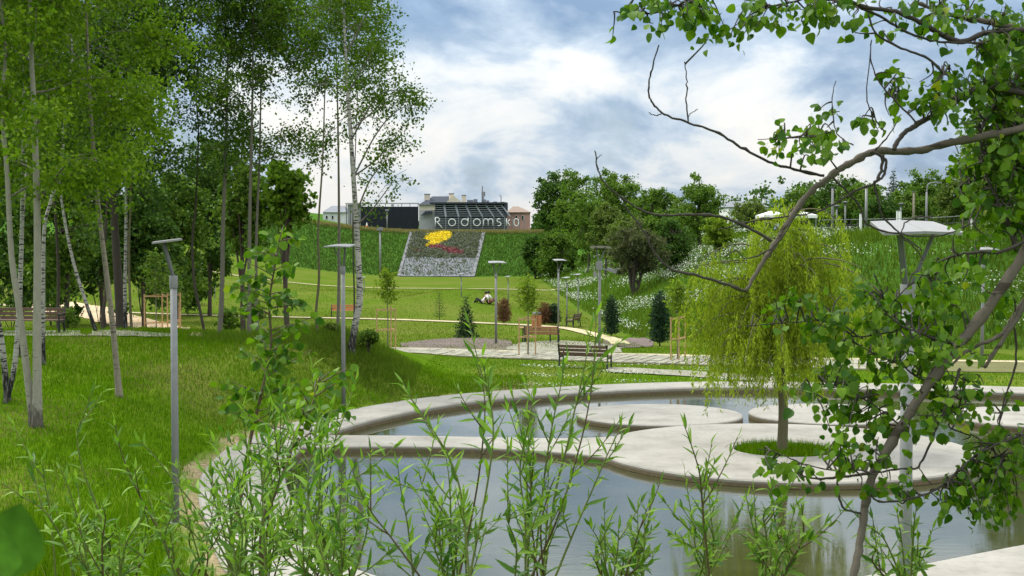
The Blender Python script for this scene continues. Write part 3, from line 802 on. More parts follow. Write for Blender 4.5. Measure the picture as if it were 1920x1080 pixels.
grove_tree('aspen_tree', 'straight pale aspen trunk nearest on the left lawn', [(66, 785), (68, 620), (71, 420), (68, 220), (62, 30)], 30.0, 22, AB, AL, 13.5, 5.0, 18, 2.2, 8200, 0.10)
grove_tree('aspen_tree', 'pale aspen bowing left out of the foot of the straight one', [(60, 783), (47, 690), (35, 580), (22, 480), (16, 330), (8, 200)], 30.1, 18, AB, AL, 12, 5.2, 14, 1.9, 5200, 0.10)
grove_tree('birch_tree', 'white birch with a black crooked foot at the left edge of the lawn', [(4, 730), (24, 690), (33, 600), (40, 480), (46, 300), (50, 120)], 32.5, 13, BB, BL, 13, 6, 14, 1.7, 4200)
grove_tree('birch_tree', 'birch leaning in from the left edge with its foot in grass', [(12, 735), (2, 650), (-10, 560), (-16, 400), (-14, 200)], 32.8, 15, BB, BL, 12, 6, 12, 1.7, 3400)
grove_tree('birch_tree', 'spotted white birch just behind the straight pale aspen', [(78, 684), (80, 560), (84, 430), (96, 380), (118, 300), (128, 180)], 37, 11, BB, BL, 13, 6.5, 14, 1.9, 4200)
grove_tree('birch_tree', 'thin white birch between the two pale aspens', [(36, 688), (38, 560), (44, 420), (54, 280), (60, 100)], 38, 8, BB, BL, 12.5, 6, 12, 1.7, 3600)
grove_tree('aspen_tree', 'tan leaning aspen with a smooth trunk alone on the lawn', [(222, 728), (210, 610), (198, 500), (185, 380), (174, 220), (168, 60)], 33.0, 14.5, TB, AL, 13, 5.3, 18, 2.1, 8200, 0.10)
grove_tree('birch_tree', 'thin birch slanting to the left towards the sand', [(182, 637), (158, 560), (140, 500), (127, 440), (115, 360), (104, 250)], 44.5, 9, BB, BL, 12, 6.5, 12, 2.0, 4200)
grove_tree('alder_tree', 'short dark crooked trunk beside the slanting birch', [(190, 636), (192, 590), (198, 545), (196, 470), (206, 330)], 45, 8, DB, DL, 12, 5.2, 14, 2.2, 5200, 0.10)
grove_tree('alder_tree', 'thickest dark trunk of the grove standing behind the tan aspen', [(226, 636), (222, 540), (217, 440), (212, 300), (216, 120)], 45.8, 22, DB, DL, 14, 5.6, 22, 2.6, 8600, 0.10)
grove_tree('birch_tree', 'upright birch with black scars right of the dark trunk', [(234, 636), (234, 540), (237, 420), (238, 280), (240, 100)], 45.2, 9, BB, BL, 13.5, 6.8, 14, 2.0, 5200)
grove_tree('alder_tree', 'thin mossy trunk between scarred birch and staked tree', [(246, 637), (243, 560), (242, 470), (248, 330), (250, 160)], 45.0, 6.5, OB, DL, 12.5, 6, 12, 2.0, 4600, 0.10)
grove_tree('alder_tree', 'dark slim tree with low leafy shoots by the bench', [(107, 632), (108, 580), (109, 500), (104, 380), (96, 200)], 47, 8, DB, DL, 12, 4.6, 18, 2.2, 6200, 0.10)
grove_tree('alder_tree', 'slim dark tree with a wavy trunk right of the left lamp post', [(383, 636), (376, 590), (364, 530), (361, 450), (368, 380), (374, 250)], 46, 7, DB, DL, 12.5, 6.0, 16, 2.3, 6600, 0.10)
grove_tree('aspen_tree', 'grey aspen with a forked foot on the lawn crest', [(410, 636), (414, 580), (417, 500), (418, 440), (424, 300), (430, 120)], 45.5, 12, GB, BL, 13.5, 6.2, 18, 2.3, 6600)
grove_tree('aspen_tree', 'pale grey aspen behind the leafy poplar sapling', [(466, 637), (467, 560), (468, 440), (472, 300), (476, 160), (478, 30)], 44.8, 10.5, GB, BL, 14, 6.6, 18, 2.4, 7200)
grove_tree('aspen_tree', 'second grey trunk close to the pale grey aspen', [(482, 636), (480, 540), (482, 420), (488, 300), (492, 120)], 45.6, 8, GB, BL, 13, 6.8, 16, 2.2, 5600)
grove_tree('alder_tree', 'thin mossy wavy trunk left of the second lamp post', [(597, 638), (592, 590), (598, 520), (597, 430), (606, 300), (612, 150)], 43.6, 6.5, OB, BL, 12.5, 7.2, 14, 1.9, 4200)
grove_tree('alder_tree', 'slim brown trunk behind the second lamp post', [(632, 618), (635, 540), (636, 400), (635, 250), (632, 80)], 47.5, 8, GB, BL, 13.5, 7.6, 14, 1.8, 4200)
grove_tree('alder_tree', 'thin dark stem hugging the tall white birch', [(663, 640), (664, 560), (662, 440), (665, 340), (672, 180)], 44.4, 4.5, DB, BL, 12, 8.0, 10, 1.5, 2200)
main_birch = grove_tree('birch_tree', 'tall white birch with a black foot at the right end of the grove', [(655, 648), (666, 605), (674, 560), (671, 470), (665, 360), (657, 230), (650, 110), (645, -40)], 42.2, 17, BB, BL, 13.5, 7.6, 16, 1.7, 3800,
    extra=[[(668, 400), (690, 345), (708, 318), (730, 290), (748, 250)], [(664, 330), (700, 260), (735, 215), (768, 200), (780, 235)], [(660, 260), (700, 190), (730, 170), (762, 176), (782, 205)], [(672, 420), (700, 390), (730, 350), (745, 330)], [(655, 170), (690, 110), (712, 70), (728, 90)], [(650, 100), (680, 40), (700, 0), (715, -20)], [(664, 330), (705, 300), (742, 262), (760, 285)]])
# bare twigs of the tall birch
mb = MB()
for e in ([(715, 150), (735, 128), (742, 95)], [(735, 160), (752, 148), (757, 112)], [(706, 370), (735, 335), (762, 318)], [(720, 350), (745, 340), (775, 338)]):
    mb.tube(catmull(np.array([W(x, y, 42.2) for x, y in e]), 4), 0.006, 4, False)
mb.build('branches', M['grey_bark'], main_birch, True, kind='stuff')

# ------------------------------------------------------------------ fuller trees
def blob_points(c, rad, n, nclump, shell=0.55, clump=0.22, flat=1.0):
    """leaf positions in clumps spread through an ellipsoid, leaving gaps between the clumps"""
    d = rvec(nclump); r = (shell + (1 - shell) * rng.uniform(0, 1, nclump) ** 0.7) * rng.uniform(0.72, 1.12, nclump)
    cl = np.asarray(c) + d * r[:, None] * np.asarray(rad)
    k = rng.integers(0, nclump, n); s = clump * np.mean(rad) * rng.uniform(0.5, 1.4, nclump)
    return cl[k] + rng.normal(0, 0.55, (n, 3)) * s[k][:, None] * np.array([1, 1, 0.75]), cl

def leafy_tree(name, label, px, top, bot, wpx, D, leaf, bark, n=5200, nclump=60, size=None, group=None, crown_from=0.25, cat='tree', lobes=4, zbase=None, trunk_w=0.2, stems=1, ground=None):
    """crown between pixel rows top and bot, about wpx wide, standing on the ground at depth D"""
    base = on(px, D)
    if ground is not None: base[2] = ground
    zt = CAM[2] + (440 - top) / F * D; zb = CAM[2] + (440 - bot) / F * D
    zb = max(zb, base[2]); H = zt - zb; wd = wpx / F * D / 2
    o = thing(name, base, label, cat, group)
    size = size or max(0.14, 4.2 / F * D)
    zc = zb + H * crown_from
    pts = []; allc = []
    main = np.array([base[0], D, (zc + zt) / 2]); 
    for i in range(lobes):
        a = i * 2.399 + rng.uniform(0, 1); f = rng.uniform(0.15, 0.55)
        c = main + np.array([math.cos(a) * wd * f, math.sin(a) * wd * f, rng.uniform(-0.5, 0.5) * (zt - zc) * 0.55])
        if i == 0: c = main.copy(); 
        if i == 1: c = np.array([base[0] + rng.uniform(-0.15, 0.15) * wd, D, zt - (zt - zc) * 0.27])
        rad = np.array([wd * rng.uniform(0.5, 0.72), wd * rng.uniform(0.5, 0.72), (zt - zc) * rng.uniform(0.26, 0.36)])
        if i == 0: rad = np.array([wd * 0.82, wd * 0.82, (zt - zc) * 0.46])
        if i == 1: rad[2] = (zt - zc) * 0.27
        p, cl = blob_points(c, rad, n // lobes, max(6, nclump // lobes)); pts.append(p); allc.append(cl)
    P_ = np.concatenate(pts); P_ = P_[P_[:, 2] > base[2] + 0.05]; cl = np.concatenate(allc)
    mb = MB(); r0 = trunk_w / 2
    for s in range(stems):
        a = s * 2.4; spread = 0.0 if stems == 1 else 0.35
        tp = np.array([base[0] + math.cos(a) * spread * wd, D + math.sin(a) * spread * wd, zc + (zt - zc) * 0.75])
        t = catmull(np.array([base - [0, 0, 0.2], base * 0.65 + tp * 0.35 + rng.normal(0, 0.06, 3) * wd, tp]), 6)
        mb.tube(t, np.linspace(r0, r0 * 0.25, len(t)), 7)
        for q in cl[rng.choice(len(cl), min(12, len(cl)), False)]:
            if q[2] < zc: continue
            k = rng.integers(len(t) // 3, len(t) - 1); mid = (t[k] + q) / 2 + np.array([0, 0, 0.08 * H])
            mb.tube(catmull(np.array([t[k], mid, q]), 3), np.linspace(r0 * 0.4, r0 * 0.08, 7), 5, False)
    mb.build('trunk', bark, o, True)
    add_leaves('crown', leaf_quads(P_, size, 1.3, 0.2), leaf, o)
    return o
ML, LL, OL, PL = M['mid_leaf'], M['lime_leaf'], M['olive_leaf'], M['purple_leaf']
# dense trees behind the grove
GD = 'dense trees behind the left grove'
for i, (px, top, bot, wd, D, lf, n, lb) in enumerate([
    (-40, -80, 560, 190, 66, DL, 7000, 'dense dark tree at the far left edge behind the birches'),
    (40, 60, 575, 170, 78, DL, 7000, 'dense dark tree behind the two pale aspens'),
    (120, 110, 560, 170, 72, ML, 6500, 'mid green leafy tree behind the slanting birch'),
    (195, 150, 540, 165, 85, DL, 7000, 'dense dark tree behind the tan leaning aspen'),
    (270, 330, 575, 150, 80, DL, 5000, 'dense dark tree left of the first lamp head'),
    (335, 300, 580, 150, 92, ML, 5000, 'mid green round tree behind the first lamp head'),
    (392, 250, 570, 120, 98, DL, 5500, 'dark tree above the small bollard lamp'),
    (455, 270, 480, 120, 70, ML, 1500, 'light tree behind the pale grey aspen, crown only'),
    (540, 300, 455, 110, 68, BL, 700, 'airy tree left of the mossy wavy trunk, crown only')]):
    leafy_tree('leafy_tree', lb, px, top, bot, wd, D, lf, DB, n * 2 + 2500, 130, 0.24, GD, 0.0, lobes=8, trunk_w=0.35)
for px, top, bot, wd, D, lf, lb in [(20, 440, 600, 190, 84, DL, 'dark bush behind the birches at the left edge'), (95, 430, 592, 170, 88, DL, 'dark bush left of the slanting birch'), (185, 440, 592, 170, 90, DL, 'dark bush behind the slanting birch foot'),
                            (265, 440, 578, 130, 98, DL, 'dark bush left of the first lamp post'), (350, 450, 582, 120, 100, DL, 'dark bush behind the wavy dark trunk'), (122, 575, 622, 70, 60, ML, 'low leafy shrub beside the dark slim tree'), (470, 560, 625, 60, 48, OL, 'yellowish bush at the foot of the grey aspens'),
                            (425, 575, 630, 60, 49, ML, 'small bush at the forked foot of the grey aspen'), (620, 608, 650, 40, 44, OL, 'low bush left of the white birch foot'), (690, 618, 655, 40, 43, ML, 'leafy tuft right of the white birch foot'),
                            (340, 545, 585, 90, 110, DL, 'dark hedge like shrub beyond the sand')]:
    leafy_tree('shrub', lb, px, top, bot, wd, D, lf, DB, 1500 if D < 70 else 4200, 40, 0.09 if D < 70 else 0.24, None, 0.0, 'shrub', 4, trunk_w=0.06, stems=3)

# trees and bushes on the right bank and along its top
GR = 'trees growing on the right bank'
for i, (nm, px, top, bot, wd, D, lf, n, lb, st) in enumerate([
    ('leafy_tree', 1034, 324, 490, 66, 178, DL, 5200, 'tall dark tree closest to the lettered pavilion', 1),
    ('leafy_tree', 1072, 322, 500, 92, 172, ML, 5200, 'green tree with a ragged top right of the tall dark one', 1),
    ('leafy_tree', 1004, 442, 522, 52, 182, DL, 3800, 'low dark bush like tree at the foot of the bank', 2),
    ('leafy_tree', 1040, 430, 515, 80, 168, ML, 3800, 'low green tree below the ragged topped one', 2),
    ('leafy_tree', 1150, 315, 470, 110, 160, ML, 5200, 'broad airy tree with a high crown on the bank', 1),
    ('leafy_tree', 1135, 378, 490, 62, 132, OL, 3800, 'yellowish willow like tree on the bank', 1),
    ('leafy_tree', 1190, 418, 530, 100, 101, PL, 4600, 'purplish brown tree with several stems on the flowery bank', 4),
    ('leafy_tree', 1222, 355, 470, 92, 140, ML, 4400, 'grey green tree behind the purplish brown one', 1),
    ('leafy_tree', 1258, 405, 515, 86, 104, DL, 4600, 'dark rounded tree right of the purplish brown one', 3),
    ('leafy_tree', 1312, 322, 460, 92, 112, ML, 4200, 'tall tree with a clumpy crown at the bank crest', 1),
    ('leafy_tree', 1102, 356, 488, 90, 150, ML, 3000, 'green tree between the ragged topped tree and the broad airy one', 1),
    ('leafy_tree', 1168, 398, 500, 74, 122, OL, 2600, 'olive bush like tree just left of the multi stemmed tree', 2),
    ('leafy_tree', 1228, 392, 490, 74, 118, ML, 2600, 'green bush like tree between multi stemmed and dark rounded tree', 2),
    ('leafy_tree', 1290, 392, 478, 70, 116, ML, 2600, 'green bush like tree right of the dark rounded tree', 2),
    ('leafy_tree', 1405, 372, 450, 80, 118, OL, 3200, 'yellowish bush row tree behind the willow crown', 2),
    ('leafy_tree', 1350, 395, 470, 60, 98, LL, 2600, 'lime green bush left of the willow crown', 2),
    ('leafy_tree', 1500, 350, 430, 70, 150, ML, 3200, 'green tree above the white canopies', 1),
    ('leafy_tree', 1560, 330, 440, 86, 165, DL, 3600, 'dark tree behind the twin light poles', 1),
    ('leafy_tree', 1618, 345, 440, 74, 160, ML, 3400, 'round tree left of the pointed spruce', 1),
    ('leafy_tree', 1586, 348, 440, 80, 128, ML, 3000, 'bushy tree just behind the short grey lamps', 2),
    ('leafy_tree', 1650, 362, 440, 80, 122, DL, 3000, 'dark bushy tree behind the nearest lamp head', 2),
    ('leafy_tree', 1705, 352, 440, 80, 126, ML, 3000, 'bushy tree behind the wooden skyline pole', 2),
    ('leafy_tree', 1738, 312, 440, 92, 150, ML, 4400, 'tall green tree right of the pointed spruce', 1),
    ('leafy_tree', 1792, 300, 440, 86, 120, OL, 4200, 'yellow green tree beside the curved street light', 1),
    ('leafy_tree', 1850, 230, 470, 130, 84, LL, 6200, 'large bright green tree at the top right of the bank', 1),
    ('leafy_tree', 1925, 260, 560, 150, 72, ML, 6200, 'large leafy tree at the right edge of the bank', 2),
    ('leafy_tree', 1905, 30, 520, 170, 68, ML, 6200, 'tall leafy tree rising behind the aspen leaves at the right edge', 1),
    ('leafy_tree', 2040, -60, 540, 230, 62, ML, 6500, 'tallest leafy tree at the right edge of the bank', 1),
    ('leafy_tree', 1822, 420, 500, 80, 80, DL, 3200, 'dark bush below the large bright green tree', 3)]):
    leafy_tree(nm, lb, px, top, bot, wd * 1.22, D, lf, DB, int(n * 2.1), 120, None, GR, 0.0, lobes=8, trunk_w=0.3, stems=st)
# far wood along the horizon
pts = []
for k in range(240):
    x0 = rng.uniform(-140, 190); y0 = rng.uniform(300, 420)
    if -36 < x0 * 225 / y0 < 4 and rng.uniform() < 0.75: continue
    hh = rng.uniform(8, 15) if x0 > 60 else rng.uniform(5, 10) if x0 > 20 else rng.uniform(2, 5.5)
    p, _ = blob_points((x0, y0, 5.2 + hh * 0.5), (hh * 0.5, hh * 0.5, hh * 0.5), 330, 14); pts.append(p)
V = leaf_quads(np.concatenate(pts), 0.85, 1.2)
tag(link('far_wood', mesh_np('far_wood', V, np.arange(len(V)).reshape(-1, 4), M['dark_leaf'])), 'distant wood along the horizon', None, None, 'stuff')

def conifer(name, label, px, base_px, top_px, wpx, leaf, bark, density=1.0, D=None, group=None, sparse=False, cat='conifer', columnar=False):
    b = at(px, base_px)[0] if D is None else on(px, D)
    D = b[1]; H = (CAM[2] + (440 - top_px) / F * D) - b[2]; rr = wpx / F * D / 2
    o = thing(name, b, label, cat, group)
    mb = MB().tube(np.array([b - [0, 0, 0.1], b + [0, 0, H * 0.5], b + [0, 0, H * 0.98]]), [max(0.02, H * 0.014), H * 0.009, 0.006], 6)
    C = []; Dv = []
    nl = int((11 if sparse else 17) * (0.8 + 0.06 * H))
    for i in range(nl):
        t = (i + 0.5) / nl; z = H * (0.05 + 0.93 * t)
        prof = (1 - t) ** 0.85 if not columnar else math.sin(math.pi * min(1, 0.28 + 0.72 * t)) ** 0.7
        L = rr * prof * rng.uniform(0.8, 1.15) + 0.03
        nb = max(5, int((9 if not sparse else 6) * (0.5 + prof)))
        for j in range(nb):
            a = j * 2 * math.pi / nb + i * 0.7 + rng.uniform(-0.2, 0.2); l = L * rng.uniform(0.72, 1.12)
            d = np.array([math.cos(a), math.sin(a), 0]); droop = -0.28 if not (sparse or columnar) else 0.45
            q = [b + [0, 0, z] + d * l * s + np.array([0, 0, droop * l * s * (1.1 - 0.6 * s)]) for s in np.linspace(0, 1, 4)]
            mb.tube(np.array(q), np.linspace(0.008, 0.003, 4), 3, False)
            m = max(4, int(density * 26 * l / max(rr, 0.2) * (1.0 if not sparse else 0.7)))
            s = rng.uniform(0.12, 1.04, m)
            P_ = b + np.array([0, 0, z]) + d * (l * s)[:, None] + np.array([0, 0, 1.0]) * (droop * l * s * (1.1 - 0.6 * s))[:, None]
            P_ = P_ + rng.normal(0, 0.05 * rr + 0.012, (m, 3)); C.append(P_); Dv.append(np.tile(d, (m, 1)) * 0.8 + rng.normal(0, 0.55, (m, 3)) + np.array([0, 0, 0.1]))
    mb.build('trunk', bark, o, True)
    C = np.concatenate(C); Dv = np.concatenate(Dv); Dv /= np.linalg.norm(Dv, axis=1)[:, None]
    add_leaves('crown', leaf_quads(C, max(0.10, 0.10 * rr + 3.0 / F * D * 0.5), 2.6, 0.0, 0.4, Dv), leaf, o)
    return o
SL, BR = M['spruce_leaf'], M['brown_leaf']
conifer('spruce_tree', 'dark green young spruce standing by the mulch bed', 874, 634, 556, 46, SL, DB, 1.2)
conifer('pine_tree', 'sparse young pine on the lawn behind the dark spruce', 824, 600, 546, 34, M['mid_leaf'], DB, 0.6, None, None, True)
conifer('thuja_tree', 'dry brown conifer left of the table bench', 945, 607, 557, 26, BR, DB, 1.0, None, None, False, 'conifer', True)
conifer('thuja_tree', 'dry brown bushy conifer behind the table bench', 1022, 610, 566, 30, BR, DB, 1.0, None, None, False, 'conifer', True)
conifer('thuja_tree', 'dark green conifer next to the dry brown bushy one', 1038, 610, 568, 26, SL, DB, 1.0, None, None, False, 'conifer', True)
conifer('spruce_tree', 'tall narrow dark spruce left of the willow', 1237, 649, 542, 36, SL, DB, 1.5, None, None, False, 'conifer', True)
conifer('spruce_tree', 'narrow dark spruce behind the camera lamp post', 1146, 632, 552, 30, SL, DB, 1.3, None, None, False, 'conifer', True)
conifer('spruce_tree', 'tall pointed spruce on the skyline behind the fence', 1674, 0, 316, 48, SL, DB, 1.6, 150)

# ------------------------------------------------------------------ weeping willow on the island
wb = np.array([6.02, 30.8, -0.08])
wil = thing('willow_tree', wb, 'yellow green weeping willow planted in the round concrete island', 'willow tree')
tl = catmull(np.array([wb - [0, 0, 0.1], wb + [0.03, 0, 1.0], wb + [-0.05, 0.05, 2.0], wb + [-0.10, 0.05, 3.2], wb + [0.05, 0, 4.3], wb + [0.0, 0, 5.1]]), 6)
MB().tube(tl, np.linspace(0.125, 0.03, len(tl)), 10).build('trunk', M['olive_bark'], wil, True)
lb = MB(); strands = []
for i in range(88):
    k = rng.integers(10, len(tl)); p = tl[k]; a = i * 2.399 + rng.uniform(-0.3, 0.3); reach = rng.uniform(0.3, 2.0) * (1.05 if p[2] < 4.2 else 0.8)
    rise = rng.uniform(0.15, 0.9) * (1 if p[2] < 4.0 else 0.45)
    d = np.array([math.cos(a), math.sin(a) * 0.9, 0])
    arc = catmull(np.array([p, p + d * reach * 0.35 + [0, 0, rise], p + d * reach * 0.75 + [0, 0, rise * 0.9], p + d * reach + [0, 0, rise * 0.2]]), 4)
    lb.tube(arc, np.linspace(0.026, 0.006, len(arc)), 5, False)
    for s in range(11):
        q = arc[rng.integers(4, len(arc))] + rng.normal(0, 0.06, 3); L = rng.uniform(0.6, 2.6); L = min(L, q[2] - rng.uniform(0.95, 2.3))
        if L < 0.3: continue
        t = np.linspace(0, 1, 8)[:, None]; sway = rng.normal(0, 0.10, 2) + d[:2] * 0.24
        st = q + np.concatenate([sway[None] * t * (1.6 - t) * 1.2, -L * t ** 1.12], 1); strands.append(st)
for i in range(16):
    p = tl[rng.integers(12, 20)]; a = math.pi * (0.62 + 0.9 * i / 16) if i < 9 else rng.uniform(0, 6.28); reach = rng.uniform(1.5, 2.25); d = np.array([math.cos(a), math.sin(a) * 0.8, 0])
    arc = catmull(np.array([p, p + d * reach * 0.35 + [0, 0, 0.5], p + d * reach * 0.75 + [0, 0, 0.35], p + d * reach + [0, 0, -0.25]]), 4); lb.tube(arc, np.linspace(0.024, 0.005, len(arc)), 5, False)
    for s in range(10):
        q = arc[rng.integers(6, len(arc))] + rng.normal(0, 0.08, 3); L = rng.uniform(0.5, 1.5); L = min(L, q[2] - rng.uniform(0.7, 1.3))
        if L < 0.25: continue
        t = np.linspace(0, 1, 8)[:, None]; sway = rng.normal(0, 0.12, 2) + d[:2] * 0.2
        strands.append(q + np.concatenate([sway[None] * t * (1.6 - t) * 1.2, -L * t ** 1.12], 1))
for i in range(14):
    p = tl[-1 - rng.integers(0, 6)]; a = rng.uniform(0, 6.28); d = np.array([math.cos(a), math.sin(a), 0]); L = rng.uniform(0.4, 0.9)
    strands.append(np.array([p + d * L * 0.7 * t + np.array([0, 0, L * 1.5 * t * (1.15 - 0.62 * t)]) for t in np.linspace(0, 1, 8)]))
lb.build('branches', M['olive_bark'], wil, True, kind='stuff')
sb = MB()
for st in strands[::4]: sb.tube(st, 0.0035, 3, False)
sb.build('twigs', M['stem_green'], wil, False, kind='stuff')
C = []; Dv = []
for st in strands:
    m = int(40 * np.linalg.norm(st[-1] - st[0])); t = rng.uniform(0, 7, m); i = np.minimum(t.astype(int), 6); f = (t - i)[:, None]
    C.append(st[i] * (1 - f) + st[i + 1] * f + rng.normal(0, 0.022, (m, 3))); v = rng.normal(0, 0.5, (m, 3)); v[:, 2] -= 0.9; Dv.append(v / np.linalg.norm(v, axis=1)[:, None])
C = np.concatenate(C); Dv = np.concatenate(Dv); print('willow leaves', len(C))
add_leaves('crown', leaf_quads(C, 0.105, 5.0, 0.3, 0.3, Dv), M['willow_leaf'], wil)
# ================================================================== FLOWER CARPET ON THE FAR HILL
car = at([745, 890, 910, 768], [518.5, 519.5, 436.8, 436.8])
cl_ = thing('flower_carpet', car.mean(0), 'sloping grey stone bed with yellow and red flower emblem on the far hill', 'flower bed')
A4 = np.array([745, 518.5]); B4 = np.array([890, 519.5]); C4 = np.array([910, 438]); D4 = np.array([768, 438])
def bil(u, v): return (A4 * (1 - u)[:, None] + B4 * u[:, None]) * (1 - v)[:, None] + (D4 * (1 - u)[:, None] + C4 * u[:, None]) * v[:, None]
uu, vv = np.meshgrid(np.linspace(0, 1, 26), np.linspace(0, 1, 18)); pxy = bil(uu.ravel(), vv.ravel())
def hill_at(pxy):
    """where the pixel rays meet the slope"""
    P_ = at(pxy[:, 0], pxy[:, 1]); return P_
PC = hill_at(pxy); PC[:, 2] += 0.12
ii = np.arange(26 * 18).reshape(18, 26)
fc = np.stack([ii[:-1, :-1], ii[:-1, 1:], ii[1:, 1:], ii[1:, :-1]], -1).reshape(-1, 4)
st = NT('grey_stones', 0.9, 0.15); q = st.noise(st.pos(), 3.5, 6, 0.75); st.col(st.ramp(q, [(0.3, (0.15, 0.15, 0.178)), (0.7, (0.205, 0.205, 0.238))])); st.bump(q, 0.6, 0.05)
link('stone_bed', mesh_np('stone_bed', PC - WP[cl_.name], fc, st.m, True), cl_, WP[cl_.name])
# pale border stones along both sides
mb = MB()
for u0, u1 in ((0.0, 0.035), (0.955, 1.0)):
    for v0 in np.arange(0, 1, 0.035):
        p4 = hill_at(bil(np.array([u0, u1, u1, u0]), np.array([v0, v0, v0 + 0.032, v0 + 0.032])))
        t4 = p4 + [0, 0, 0.2]
        mb.add(np.concatenate([p4, t4]), [(4, 5, 6, 7), (0, 1, 5, 4), (1, 2, 6, 5), (2, 3, 7, 6), (3, 0, 4, 7)])
mb.build('border_stones', plain('border_stone', (0.19, 0.19, 0.205), 0.9, 0.1, 0, 0.15, 2), cl_, kind='stuff')
def clumps(name, pxy, size, hgt, mat, per=7):
    P_ = hill_at(pxy); n = len(P_)
    C = np.repeat(P_, per, 0) + rng.normal(0, 1, (n * per, 3)) * np.array([size * 0.45, size * 0.45, hgt * 0.3]) + np.array([0, 0, 0.15 + hgt * 0.4])
    add_leaves(name, leaf_quads(C, size * 0.55, 1.2), mat, cl_)
yel = np.array([(797, 452), (799, 447), (811, 440), (830, 438), (845, 438), (846, 446), (836, 455), (823, 460), (809, 463), (797, 466.5), (797, 463), (808, 459), (806, 454), (799, 453.5)])
inside = lambda p: poly_dist(p[:, 0], p[:, 1], yel) < 0
redf = lambda p: (((p[:, 0] - 818) / 15) ** 2 + ((p[:, 1] - 465) / 4.2) ** 2 < 1) | (((p[:, 0] - 850) / 20) ** 2 + ((p[:, 1] - 473.5 - (p[:, 0] - 850) * 0.14) / 5.5) ** 2 < 1) | ((((p[:, 0] - 784) / 9) ** 2 + ((p[:, 1] - 473) / 3) ** 2 < 1) & (rng.uniform(0, 1, len(p)) < 0.3))
p = np.stack([rng.uniform(740, 915, 9000), rng.uniform(437.5, 519, 9000)], 1)
V_ = (518.5 - p[:, 1]) / 80.5; U_ = (p[:, 0] - (745 + 23 * V_)) / (145 - 3 * V_)
inb = (U_ > 0.05) & (U_ < 0.945)
clumps('yellow_flowers', p[inside(p)][:520], 0.30, 0.35, M['yellow_flower'], 6)
clumps('red_flowers', p[inb & redf(p) & ~inside(p)][:260], 0.34, 0.28, M['red_flower'], 5)
nz_ = np.sin(p[:, 0] * 0.43 + 1.3 * np.sin(p[:, 1] * 0.5)) * np.sin(p[:, 1] * 0.83 + 0.8 * np.sin(p[:, 0] * 0.23))
dens = np.where(V_ > 0.42, 0.50, 0.0) + np.where(V_ > 0.42, 0.35, 0.42) * (nz_ - np.where(V_ > 0.42, 0, 0.35))
ok = inb & (rng.uniform(0, 1, len(p)) < dens) & ~inside(p) & ~redf(p)
bed_mat = leafmat('bed_leaf', (0.085, 0.097, 0.070), (0.145, 0.155, 0.11), 0.2)
clumps('ground_cover', p[ok][:1500], 0.42, 0.2, bed_mat, 6)

# ================================================================== BUILDINGS ON THE FAR HILL
def B(px, py, D): return np.array([(px - 960) / F * D, D, CAM[2] + (440 - py) / F * D])
def bxx(mb, x0, x1, y0, y1, D, depth):
    """box whose front face covers pixels x0..x1, y0..y1 at depth D"""
    a = B(x0, y1, D); b = B(x1, y0, D); return mb.box(((a[0] + b[0]) / 2, D + depth / 2, (a[2] + b[2]) / 2), (b[0] - a[0], depth, b[2] - a[2]))
GROUND = 437.0
# black screen wall
sw = thing('screen_wall', on(730, 226), 'long black screen wall on posts beside the lettered pavilion', 'wall')
for i in range(7):
    x0 = 677 + i * 15.3; bxx(MB(), x0 + 0.15, x0 + 15.1, 387.5, 431 if i else 431, 226, 0.25).build('panel', M['black_screen'], sw)
for i in range(8):
    x0 = 677 + i * 15.3; bxx(MB(), x0 - 0.5, x0 + 0.5, 382, 438, 226.4, 0.2).build('post', M['steel_dark'], sw)
bxx(MB(), 648, 786, 380.5, 382.6, 226.2, 0.5).build('top_rail', M['grey_wall'], sw)
gw = thing('end_wall', on(663, 226.6), 'grey concrete end wall left of the black screen', 'wall')
bxx(MB(), 652, 676.4, 383, 440, 226.8, 3.0).build('slab', M['grey_wall'], gw)
for x in (649.5, 657): bxx(MB(), x - 0.8, x + 0.8, 383, 440, 225.6, 0.3).build('post', M['steel_dark'], gw)

def house(name, label, x0, x1, eave, ridge, base, D, wall, roof, depth=9, rx0=None, rx1=None, windows=(), chimneys=(), gable=False):
    o = thing(name, on((x0 + x1) / 2, D), label, 'house')
    bxx(MB(), x0, x1, eave, base, D, depth).build('wall', wall, o)
    a = B(x0 - 2, eave, D - 0.5); b = B(x1 + 2, eave, D - 0.5); zr = B(0, ridge, D)[2]
    ra = B(rx0 if rx0 is not None else x0 - 2, ridge, D)[0]; rb = B(rx1 if rx1 is not None else x1 + 2, ridge, D)[0]
    yb = D + depth + 0.5; ym = D + depth / 2; z = a[2]
    mb = MB(); mb.add([(a[0], a[1], z), (b[0], a[1], z), (b[0], yb, z), (a[0], yb, z), (ra, ym, zr), (rb, ym, zr)],
                      [(0, 1, 5, 4), (2, 3, 4, 5), (0, 4, 3), (1, 2, 5), (0, 3, 2, 1)])
    rf = mb.build('roof', roof, o)
    for (cx0, cx1, cy0, cy1, dd) in chimneys:
        c = bxx(MB(), cx0, cx1, cy0 + 1.2, cy1, D + dd, 1.0).build('chimney', wall, rf)
        bxx(MB(), cx0 - 0.6, cx1 + 0.6, cy0, cy0 + 1.3, D + dd - 0.1, 1.2).build('chimney', M['grey_roof'], rf)
    for (wx0, wx1, wy0, wy1) in windows:
        f_ = bxx(MB(), wx0, wx1, wy0, wy1, D - 0.12, 0.15).build('window', M['white_paint'], o)
        bxx(MB(), wx0 + 0.5, wx1 - 0.5, wy0 + 0.5, wy1 - 0.5, D - 0.16, 0.06).build('pane', M['dark_glass'], f_)
    return o
